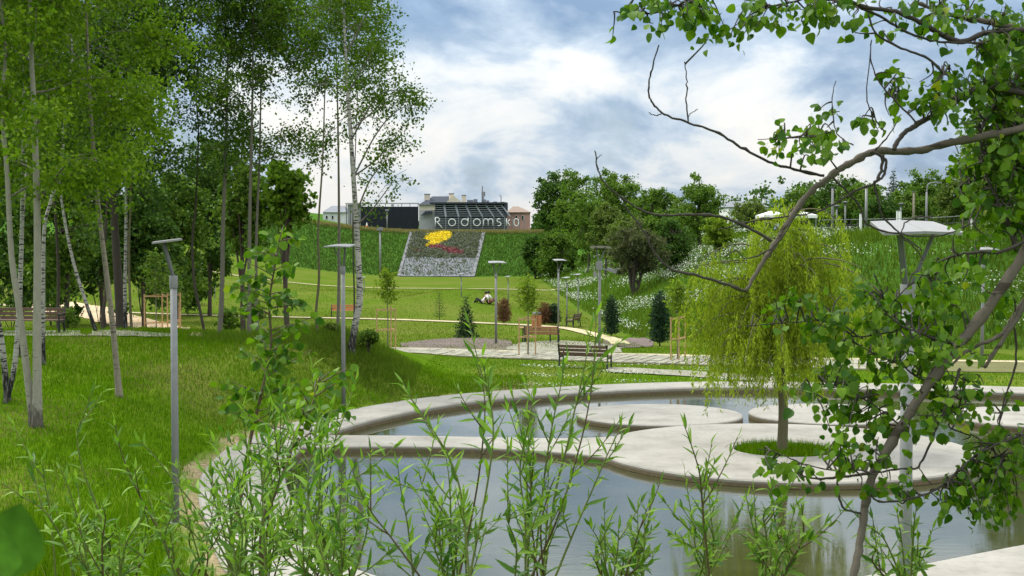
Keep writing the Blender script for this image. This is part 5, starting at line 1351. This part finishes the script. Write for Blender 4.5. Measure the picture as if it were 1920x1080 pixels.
# ------------------------------------------------------------------ willow shrubs
def shoot_jobs(parent, line, t_from, spacing, size, jobs, tipsize=0.6, side_bias=0.0):
    seg = np.linalg.norm(np.diff(line, axis=0), axis=1); L = np.r_[0, np.cumsum(seg)]; tot = L[-1]
    s = tot * t_from; k = 0; ph = rng.uniform(0, 6)
    while s < tot:
        i = min(np.searchsorted(L, s) - 1, len(seg) - 1); i = max(i, 0); f = (s - L[i]) / seg[i]; p = line[i] * (1 - f) + line[i + 1] * f
        tan = (line[i + 1] - line[i]) / seg[i]
        a = ph + k * 2.4; u = np.cross(tan, [0.2, 0.9, 0.3]); u /= np.linalg.norm(u); v = np.cross(tan, u)
        rad = u * math.cos(a) + v * math.sin(a)
        rel = (s - tot * t_from) / (tot * (1 - t_from) + 1e-6)
        open_ = rng.uniform(0.5, 1.5) * (1.15 - 0.55 * rel)
        d = tan + rad * open_ + rng.normal(0, 0.22, 3) + np.array([0, 0, -0.22 * (1 - rel)])
        sz = size * rng.uniform(0.5, 1.25) * (1 - (1 - tipsize) * rel ** 2)
        nrm = tan * 0.8 - rad * 0.5 + rng.normal(0, 0.35, 3) + np.array([0, 0, 0.4])
        jobs.append((parent, p, d, nrm, sz)); s += spacing * rng.uniform(0.6, 1.4); k += 1
    jobs.append((parent, line[-1], line[-1] - line[-3] + rng.normal(0, 0.003, 3), rng.normal(0, 1, 3), size * 0.7))

def shrub(label, shoots, size=0.08, spacing=0.02, side=2):
    """shoots: (pixel path from the tip down to the frame edge, depth, leafy share, stem colour)"""
    c = np.mean([s[0][-1][0] for s in shoots]); D = np.mean([s[1] for s in shoots])
    root = on(c, D); o = thing('willow_shrub', root, label, 'willow shrub', 'young willow shrubs growing up the near embankment'); jobs = []
    for (pth_, d, tf, brown) in shoots:
        tip, low = np.array(pth_[0], float), np.array(pth_[-1], float)
        below = low + (low - np.array(pth_[-2], float)) * 0.25; below[1] = max(below[1], 1110)
        pts = [W(x, y, d + (0.22 * i / len(pth_))) for i, (x, y) in enumerate(pth_)] + [W(below[0], below[1], d + 0.2)]
        g_ = pts[-1].copy(); g_[2] = float(h(g_[0], g_[1])) - 0.05; g_[:2] = g_[:2] * 0.6 + root[:2] * 0.4; g_[2] = float(h(g_[0], g_[1])) - 0.05
        upper = catmull(np.array(pts[::-1]), 8)
        ln = np.concatenate([catmull(np.array([g_, (g_ + pts[-1]) / 2 + rng.normal(0, 0.02, 3), pts[-1]]), 5)[:-1], upper])
        rad = np.linspace(0.0058, 0.0012, len(ln)); mb = MB().tube(ln, rad, 6)
        subs = []
        seg = np.linalg.norm(np.diff(upper, axis=0), axis=1).sum()
        for q in range(side):
            k = rng.integers(int(len(upper) * 0.25), int(len(upper) * 0.8)); t_ = upper[min(k + 1, len(upper) - 1)] - upper[k]; t_ /= np.linalg.norm(t_) + 1e-9
            dd_ = t_ + rvec(1)[0] * 0.75; dd_[1] *= 0.6; dd_ /= np.linalg.norm(dd_); Ls = rng.uniform(0.10, 0.24) * min(1, seg / 0.4)
            sb_ = np.array([upper[k] + dd_ * Ls * s + np.array([0, 0, 0.25 * Ls * s * s]) for s in np.linspace(0, 1, 6)]); mb.tube(sb_, np.linspace(0.003, 0.0012, 6), 5, False); subs.append(sb_)
        st_ = mb.build('stem', M['stem_brown'] if brown else M['stem_green'], o, True)
        shoot_jobs(st_, upper, tf, spacing, size, jobs)
        for sb_ in subs: shoot_jobs(st_, sb_, 0.2, spacing * 0.9, size * 0.82, jobs)
    put_leaves(o, jobs, SH_L, M['shoot_leaf_many']); print(label, len(jobs))
    return o
def rs(x0, x1, y0, y1, bx, n, d0, d1, tf=0.12):
    """n shoots with tips inside a pixel box, fanning out of a foot near column bx"""
    out = []
    for _ in range(n):
        x, y = rng.uniform(x0, x1), y0 + (y1 - y0) * rng.uniform(0, 1) ** 0.8; b = bx + (x - bx) * rng.uniform(0.3, 0.75) + rng.normal(0, 12)
        m = ((x + b) / 2 + (x - b) * 0.1 + rng.normal(0, 18), (y + 1085) / 2)
        out.append(([(x + rng.normal(0, 16), y), (x * 0.75 + m[0] * 0.25, y * 0.7 + m[1] * 0.3), m, (b, 1085)], rng.uniform(d0, d1), tf, rng.uniform() < 0.3))
    return out
shrub('tall willow shrub reaching up in front of the dark bench', [
    ([(1118, 592), (1112, 700), (1098, 790), (1072, 890), (1040, 985), (995, 1085)], 4.5, 0.42, True),
    ([(1165, 640), (1140, 660), (1105, 705), (1080, 760), (1065, 830), (1040, 930), (1020, 1085)], 4.6, 0.34, False),
    ([(1062, 668), (1050, 730), (1035, 800), (1020, 900), (1000, 1085)], 4.7, 0.30, False),
    ([(1000, 745), (990, 800), (975, 880), (985, 980), (985, 1085)], 4.4, 0.15, False),
    ([(960, 735), (975, 800), (985, 870), (990, 960), (990, 1085)], 4.8, 0.2, False),
    ([(1165, 800), (1140, 850), (1110, 920), (1075, 1000), (1040, 1085)], 4.5, 0.45, False)] + rs(940, 1090, 800, 960, 1000, 5, 4.3, 5.0), 0.082, 0.0215)
shrub('willow shrub with upright tips before the causeway', [
    ([(886, 662), (908, 740), (905, 830), (890, 940), (860, 1085)], 4.6, 0.45, True),
    ([(905, 668), (912, 720), (925, 800), (915, 900), (880, 1085)], 4.3, 0.5, False),
    ([(768, 742), (800, 790), (838, 850), (865, 930), (880, 1085)], 4.2, 0.35, False),
    ([(745, 868), (752, 920), (765, 990), (775, 1085)], 4.6, 0.1, False),
    ([(835, 848), (842, 900), (845, 980), (838, 1085)], 4.7, 0.1, False)] + rs(770, 930, 850, 1010, 850, 8, 4.3, 5.1), 0.082, 0.0215)
shrub('willow shrub with thin bare twig tips before the big island', [
    ([(1214, 952), (1200, 990), (1185, 1040), (1172, 1085)], 4.4, 0.85, True),
    ([(1220, 968), (1205, 1010), (1190, 1085)], 4.5, 0.1, False),
    ([(1105, 985), (1125, 1020), (1140, 1085)], 4.6, 0.1, False),
    ([(1160, 990), (1158, 1030), (1150, 1085)], 4.3, 0.1, False)] + rs(1090, 1240, 985, 1050, 1160, 5, 4.3, 5.0), 0.074, 0.02)
shrub('single leafy willow stem in front of the largest island', [
    ([(1284, 800), (1298, 840), (1312, 890), (1318, 960), (1330, 1085)], 4.4, 0.22, True), ([(1338, 870), (1322, 920), (1318, 990), (1325, 1085)], 4.5, 0.25, False)] + rs(1265, 1350, 930, 1010, 1325, 4, 4.4, 5.0), 0.074, 0.019)
shrub('dense willow shrub covering the near left corner of the pond', [
    ([(585, 690), (592, 760), (600, 850), (590, 960), (575, 1085)], 4.9, 0.15, False), ([(620, 765), (612, 830), (600, 920), (590, 1085)], 4.6, 0.1, False),
    ([(660, 880), (690, 950), (735, 1010), (790, 1085)], 4.2, 0.25, True), ([(640, 850), (640, 930), (630, 1010), (620, 1085)], 4.5, 0.1, False)] + rs(545, 720, 800, 1010, 620, 15, 4.2, 5.2), 0.084, 0.0205)
shrub('bushy willow shrub left of the pond edge', [
    ([(455, 760), (462, 830), (470, 920), (475, 1085)], 5.0, 0.12, False), ([(540, 735), (530, 810), (515, 900), (500, 1085)], 5.1, 0.12, False), ([(500, 690), (505, 770), (500, 880), (490, 1085)], 5.3, 0.15, False),
    ([(395, 870), (400, 930), (420, 1000), (440, 1085)], 4.8, 0.1, False)] + rs(400, 560, 790, 1010, 480, 15, 4.3, 5.4), 0.082, 0.0205)
shrub('thin willow shrub with a long bent stem over the left lawn', [
    ([(262, 828), (285, 850), (330, 905), (372, 960), (415, 1030), (440, 1085)], 4.6, 0.62, False), ([(215, 790), (228, 850), (262, 930), (300, 1000), (340, 1085)], 4.7, 0.6, True),
    ([(330, 870), (340, 920), (360, 1000), (385, 1085)], 4.9, 0.3, False)] + rs(300, 400, 930, 1040, 370, 7, 4.4, 5.2), 0.07, 0.0205, 1)
shrub('sparse pale willow shrub low on the left lawn', [
    ([(178, 722), (160, 770), (145, 815), (155, 880), (185, 960), (215, 1085)], 5.2, 0.5, False), ([(2, 905), (40, 930), (85, 960), (120, 1020), (140, 1085)], 4.5, 0.2, False),
    ([(80, 862), (84, 905), (95, 970), (105, 1085)], 4.7, 0.35, False), ([(110, 870), (130, 920), (150, 990), (170, 1085)], 4.6, 0.35, False)] + rs(90, 290, 930, 1050, 200, 15, 4.3, 5.2), 0.07, 0.0205, 1)
shrub('soft pale willow shrub before the willow reflection', rs(1370, 1520, 900, 1030, 1430, 7, 4.3, 5.0, 0.1), 0.078, 0.021)
shrub('small willow shrub at the foot of the nearest lamp post', [
    ([(1718, 952), (1712, 1000), (1708, 1085)], 4.2, 0.1, False), ([(1635, 990), (1660, 1015), (1690, 1085)], 4.3, 0.1, False), ([(1682, 962), (1690, 1010), (1698, 1085)], 4.4, 0.1, False)] + rs(1640, 1730, 1010, 1050, 1695, 4, 4.2, 4.6), 0.07, 0.0205, 1)

# ------------------------------------------------------------------ poplar leaves along twigs
def hang(jobs, parent, p, size, out=None):
    d = rng.normal(0, 0.55, 3) + np.array([0, 0, -0.75]);
    if out is not None: d = d + out * 0.9
    nrm = rng.normal(0, 0.6, 3) + np.array([0, -0.45, 0.55]); jobs.append((parent, p, d, nrm, size * rng.uniform(0.7, 1.2)))

def sapling_poplar(label, path_px, D, leaf_from, n_side, size, per=7):
    pts = np.array([W(x, y, D) for x, y in path_px]); g_ = pts[-1].copy(); g_[2] = float(h(g_[0], g_[1])) - 0.05
    o = thing('poplar_sapling', g_ + [0, 0, .05], label, 'sapling'); jobs = []
    ln = catmull(np.concatenate([pts, [g_]])[::-1], 8); mb = MB().tube(ln, np.linspace(0.013, 0.0025, len(ln)), 7); subs = []
    for i in range(n_side):
        k = rng.integers(int(len(ln) * leaf_from), len(ln) - 2); a = i * 2.4; d = np.array([math.cos(a), math.sin(a) * 0.8, rng.uniform(0.2, 0.7)]); L = rng.uniform(0.10, 0.27) * (1.15 - 0.6 * k / len(ln))
        s = np.array([ln[k] + d * L * t + np.array([0, 0, -0.12 * L * t * t]) for t in np.linspace(0, 1, 5)]); mb.tube(s, np.linspace(0.0032, 0.0014, 5), 5, False); subs.append((s, d))
    tr = mb.build('trunk', M['stem_brown'], o, True)
    for s, d in subs:
        for t in np.linspace(0.25, 1, per):
            k = min(int(t * 4), 3); f = t * 4 - k; hang(jobs, tr, s[k] * (1 - f) + s[k + 1] * f, size, d)
    for k in range(int(len(ln) * leaf_from), len(ln), 2): hang(jobs, tr, ln[k], size)
    put_leaves(o, jobs, PO_L, M['poplar_leaf_many'])
sapling_poplar('young poplar with bright round leaves rising in front of the grove', [(528, 432), (515, 500), (505, 570), (508, 650), (492, 730), (470, 820), (450, 940), (430, 1090)], 6.4, 0.40, 60, 0.039, 7)
sapling_poplar('low poplar shoot with dark round leaves at the near pond corner', [(600, 705), (585, 760), (555, 810), (535, 880), (500, 960), (490, 1090)], 5.0, 0.45, 20, 0.036, 5)

# ------------------------------------------------------------------ the aspen whose branches hang in from the right
TR = np.array([W(2140, 540, 4.5)[0], W(2140, 540, 4.5)[1], 0.0]); TR[2] = float(h(TR[0], TR[1]))
asp = thing('aspen_tree', TR, 'near aspen on the right whose branches hang across the view', 'tree')
MB().tube(catmull(np.array([TR - [0, 0, .2], TR + [-.03, 0, 1.5], TR + [0.03, 0.02, 3.2], TR + [-.02, 0, 5.0], TR + [0.05, 0, 6.6]]), 5), np.linspace(0.13, 0.06, 21), 12).build('trunk', M['limb_bark'], asp, True)
BRL = []
def branch(px_path, w0, w1, D=4.2, D1=None, mat='twig_bark', n=6, knobs=True):
    D1 = D if D1 is None else D1; m = len(px_path)
    pts = np.array([W(x, y, D + (D1 - D) * i / (m - 1)) for i, (x, y) in enumerate(px_path)]); ln = catmull(pts, n)
    rad = np.linspace(w0 * (0.62 if w0 > 9 else 0.75), w1 * 0.85, len(ln)) / F * D / 2
    if knobs and len(ln) > 8: rad = rad * (1 + 0.08 * np.sin(np.arange(len(ln)) * 2.3) + np.where(rng.uniform(0, 1, len(ln)) < 0.12, 0.3, 0) + rng.normal(0, 0.05, len(ln))); ln = ln + rng.normal(0, 0.0011, ln.shape)
    o = MB().tube(ln, rad, 8).build('branch', M[mat], asp, True); BRL.append((o, ln)); return o
LB = 'limb_bark'
branch([(2120, 230), (2010, 330), (1920, 475), (1850, 580), (1795, 650), (1740, 722), (1690, 800), (1640, 885), (1622, 950), (1612, 1020), (1598, 1090)], 36, 15, 4.3, 4.0, LB)
branch([(2130, 150), (2000, 215), (1920, 240), (1790, 266), (1715, 283), (1640, 285), (1595, 305), (1560, 328), (1515, 365), (1480, 412), (1455, 455), (1425, 500), (1398, 546)], 27, 8, 4.3, 4.1, LB)
branch([(1545, 330), (1490, 318), (1440, 303), (1390, 276), (1340, 246), (1292, 231), (1245, 214), (1222, 190), (1216, 165), (1222, 130), (1236, 84)], 7.5, 3, 4.2, 4.1)
branch([(1291, 231), (1287, 190), (1288, 160), (1284, 116)], 4, 2.2, 4.15); branch([(1240, 213), (1228, 217), (1216, 211)], 3, 1.8, 4.1); branch([(1290, 218), (1300, 210), (1308, 205)], 2.4, 1.5, 4.15)
branch([(1398, 546), (1360, 532), (1300, 515), (1255, 503), (1225, 470), (1205, 430), (1175, 392), (1172, 386)], 8, 2.5, 4.1)
branch([(1448, 452), (1400, 425), (1350, 407), (1290, 402), (1240, 404), (1205, 395), (1165, 370), (1135, 345), (1120, 315), (1116, 282)], 8, 2.6, 4.1)
branch([(1122, 318), (1118, 300), (1128, 290)], 2.4, 1.4, 4.1); branch([(1195, 420), (1201, 402), (1206, 385)], 2.4, 1.4, 4.1)
branch([(1675, 282), (1690, 255), (1715, 235), (1752, 215), (1800, 185), (1860, 165), (1990, 190), (2120, 210)], 13, 17, 4.15, 4.3)
branch([(1632, 284), (1660, 300), (1656, 330), (1640, 345), (1648, 380), (1655, 405), (1690, 440), (1730, 470)], 8, 3, 4.15)
branch([(1640, 345), (1600, 360), (1560, 385), (1520, 400), (1440, 410), (1395, 418), (1345, 432)], 6, 2, 4.15); branch([(1655, 290), (1652, 320), (1640, 345)], 8, 7, 4.15)
branch([(1500, 388), (1470, 440), (1440, 470), (1400, 485), (1380, 470), (1360, 480)], 5, 2, 4.1); branch([(1560, 330), (1610, 385), (1625, 420), (1690, 440), (1770, 440), (1830, 415)], 6, 2.4, 4.2)
branch([(1640, 283), (1665, 255), (1690, 215)], 4, 2, 4.1); branch([(1660, 250), (1640, 220), (1625, 180), (1634, 80)], 4, 2, 4.1); branch([(1720, 232), (1680, 190), (1650, 155), (1633, 110), (1634, 75)], 5, 2, 4.1)
branch([(1600, 272), (1570, 250), (1560, 200), (1566, 152)], 3.5, 1.8, 4.1); branch([(1560, 248), (1500, 258), (1420, 262)], 3.4, 1.6, 4.1)
branch([(1150, 22), (1200, 26), (1240, 20), (1290, 0), (1340, -40), (1450, -70)], 3, 8, 4.0)
branch([(1440, 12), (1475, 6), (1510, -4), (1600, -40)], 4, 8, 4.1); branch([(1510, 0), (1580, 0), (1620, 12), (1690, 26), (1740, 50), (1800, 78), (1860, 60), (1990, 60), (2120, 100)], 7, 15, 4.1, 4.3)
branch([(1600, 10), (1640, 25), (1700, 60), (1745, 75), (1785, 80), (1840, 80)], 7, 5, 4.2); branch([(1628, 25), (1642, 62), (1690, 90), (1740, 110), (1770, 140)], 4.5, 6, 4.15)
branch([(1720, 5), (1790, 30), (1850, 40), (1920, 55), (2020, 40), (2120, 20)], 8, 22, 4.3, 4.4, LB)
branch([(1640, 885), (1590, 893), (1530, 897), (1480, 885)], 9, 3, 4.05); branch([(1640, 888), (1600, 880), (1560, 882), (1500, 868), (1450, 846), (1420, 842)], 5, 2, 4.0); branch([(1570, 885), (1572, 930), (1585, 955), (1615, 962)], 4.5, 5, 4.05)
branch([(1632, 925), (1648, 940), (1710, 935), (1765, 912), (1800, 880), (1845, 845), (1900, 822), (1990, 790)], 5, 6, 4.0, 4.2); branch([(1640, 886), (1700, 878), (1722, 875), (1745, 830), (1760, 790), (1785, 740), (1800, 690)], 4, 7, 4.1)
branch([(1722, 875), (1735, 895), (1748, 910)], 3, 1.6, 4.1); branch([(1775, 690), (1820, 655), (1880, 625), (1920, 565), (2010, 470)], 4, 15, 4.15, 4.3, LB); branch([(1845, 690), (1875, 645), (1905, 600), (1925, 560)], 9, 12, 4.2, LB and None, LB)
branch([(1795, 650), (1740, 630), (1700, 615), (1675, 600), (1650, 570), (1655, 545)], 5, 2.4, 4.2); branch([(1690, 615), (1660, 625), (1600, 630), (1560, 600), (1480, 605), (1400, 612)], 5, 2, 4.3); branch([(1740, 722), (1690, 685), (1650, 668), (1600, 640)], 5, 2.4, 4.25)
branch([(1750, 405), (1705, 412), (1690, 440), (1720, 470), (1750, 530)], 4, 2, 4.2); branch([(1740, 500), (1790, 480), (1840, 472), (1880, 472), (1960, 430)], 5, 8, 4.2); branch([(1725, 520), (1690, 550), (1660, 590)], 4, 2, 4.25)
branch([(1690, 800), (1640, 760), (1600, 740), (1555, 725), (1520, 735)], 4, 2, 4.2); branch([(1810, 700), (1800, 760), (1780, 800), (1830, 820), (1880, 860)], 5, 3, 4.2); branch([(1900, 600), (1905, 680), (1880, 760), (1870, 840)], 6, 3, 4.3)
branch([(1905, 470), (1880, 400), (1850, 330), (1840, 250), (1870, 190)], 6, 3, 4.3); branch([(1960, 330), (1900, 320), (1850, 330), (1800, 350)], 7, 3, 4.4)
# leafy sprays: (centre px, centre py, half width, half height, twigs, depth)
SPR = [(1250, 22, 110, 32, 16, 4.0), (1375, 38, 80, 42, 14, 4.05), (1480, 15, 70, 30, 11, 4.1), (1560, 20, 60, 34, 10, 4.1), (1690, 30, 90, 40, 15, 4.2), (1810, 45, 100, 60, 22, 4.3), (1890, 60, 50, 60, 16, 4.35),
       (1510, 268, 80, 34, 17, 4.1), (1710, 165, 60, 45, 16, 4.15), (1600, 215, 28, 28, 4, 4.1), (1810, 180, 60, 55, 20, 4.25), (1880, 140, 55, 60, 20, 4.35), (1870, 250, 65, 70, 46, 4.4), (1895, 350, 60, 80, 50, 4.45), (1900, 180, 50, 70, 34, 4.5), (1910, 430, 40, 50, 18, 4.5), (1830, 300, 40, 60, 16, 4.45), (1850, 410, 50, 50, 12, 4.4),
       (1500, 590, 80, 40, 12, 4.3), (1600, 600, 90, 50, 22, 4.3), (1700, 570, 90, 55, 24, 4.25), (1780, 520, 60, 50, 12, 4.2), (1640, 680, 110, 55, 26, 4.25), (1560, 740, 70, 40, 13, 4.2), (1770, 660, 70, 60, 14, 4.2),
       (1700, 770, 90, 55, 22, 4.2), (1820, 770, 70, 60, 18, 4.2), (1880, 840, 55, 60, 24, 4.25), (1850, 930, 60, 50, 24, 4.2), (1480, 880, 60, 26, 9, 4.0), (1600, 830, 60, 40, 9, 4.1), (1690, 905, 50, 28, 8, 4.05), (1590, 850, 40, 30, 6, 4.05), (1765, 935, 40, 25, 6, 4.1), (1870, 560, 40, 40, 6, 4.3)]
allb = np.concatenate([l for _, l in BRL]); owner = np.concatenate([np.full(len(l), i) for i, (_, l) in enumerate(BRL)])
cpx = np.stack([960 + F * allb[:, 0] / ((allb - CAM) @ FWD), 540 - F * ((allb - CAM) @ UP) / ((allb - CAM) @ FWD)], 1)
tw = MB(); jobs = []
for (cx, cy, rx, ry, nt_, d) in SPR:
    for q in range(int(nt_ * 1.45)):
        a = rng.uniform(0, 2 * math.pi); r = math.sqrt(rng.uniform()); ex, ey = cx + rx * r * math.cos(a), cy + ry * r * math.sin(a)
        dist = np.hypot(cpx[:, 0] - ex, cpx[:, 1] - ey) + rng.uniform(0, 25, len(cpx)); k = np.argmin(dist); d_end = d + rng.normal(0, 0.10)
        p0 = allb[k]; p3 = W(ex, ey, d_end)
        if np.linalg.norm(p3 - p0) < 0.05: p3 = p0 + rvec(1)[0] * 0.07
        mid = (p0 + p3) / 2 + np.array([0, 0, 0.10 * np.linalg.norm(p3 - p0)]) + rng.normal(0, 0.012, 3)
        ln = catmull(np.array([p0, mid, p3]), 4); tw.tube(ln, np.linspace(0.0032, 0.0011, len(ln)), 5, False)
        out = (p3 - p0) / np.linalg.norm(p3 - p0)
        for t in np.r_[np.linspace(0.35, 0.95, 5) + rng.uniform(-.06, .06, 5), 1.0, 1.0]:
            if t < 0.8 and dist[k] < 25: continue
            f = min(max(t, 0), 1) * (len(ln) - 1); i = min(int(f), len(ln) - 2); hang(jobs, BRL[int(owner[k])][0], ln[i] * (1 - (f - i)) + ln[i + 1] * (f - i) + rng.normal(0, 0.012, 3), 0.0285 * rng.uniform(0.7, 1.15), out * 0.8)
tw.build('twigs', M['twig_bark'], asp, True, kind='stuff')
put_leaves(asp, jobs, PO_L, M['poplar_leaf_many']); print('aspen leaves', len(jobs))

M['lens_leaf'] = plain('lens_leaf', (0.035, 0.10, 0.006), 0.8, 0.05, 0, 0.4, 3)
# one out of focus sprig right before the lens
tip = W(10, 985, 0.62); sp_ = thing('poplar_sprig', W(-60, 1250, 0.7), 'blurred dark green poplar leaves close to the lens in the bottom left corner', 'leaf sprig')
stm = MB().tube(catmull(np.array([W(-60, 1250, .7), W(-40, 1100, .66), W(-30, 1000, .62)]), 5), 0.0012, 6).build('stem', M['stem_green'], sp_, True)
for (x0, y0), (x1, y1), d, s in (((-20, 1110), (28, 975), 0.60, 0.034), ((-40, 1110), (-8, 1010), 0.56, 0.026)):
    p = W(x0, y0, d); dr = W(x1, y1, d + 0.02) - p
    near_me = PO_L[2].copy(); near_me.materials[0] = M['lens_leaf']
    o = bpy.data.objects.new('leaf', near_me); COL.objects.link(o); o.parent = stm; o.matrix_basis = Matrix(leaf_frame(p - dr * 0.25 - WP[stm.name], dr, np.array([0.3, -0.85, 0.35]), s).tolist())
# plants only seen from the side: keep the lens clear
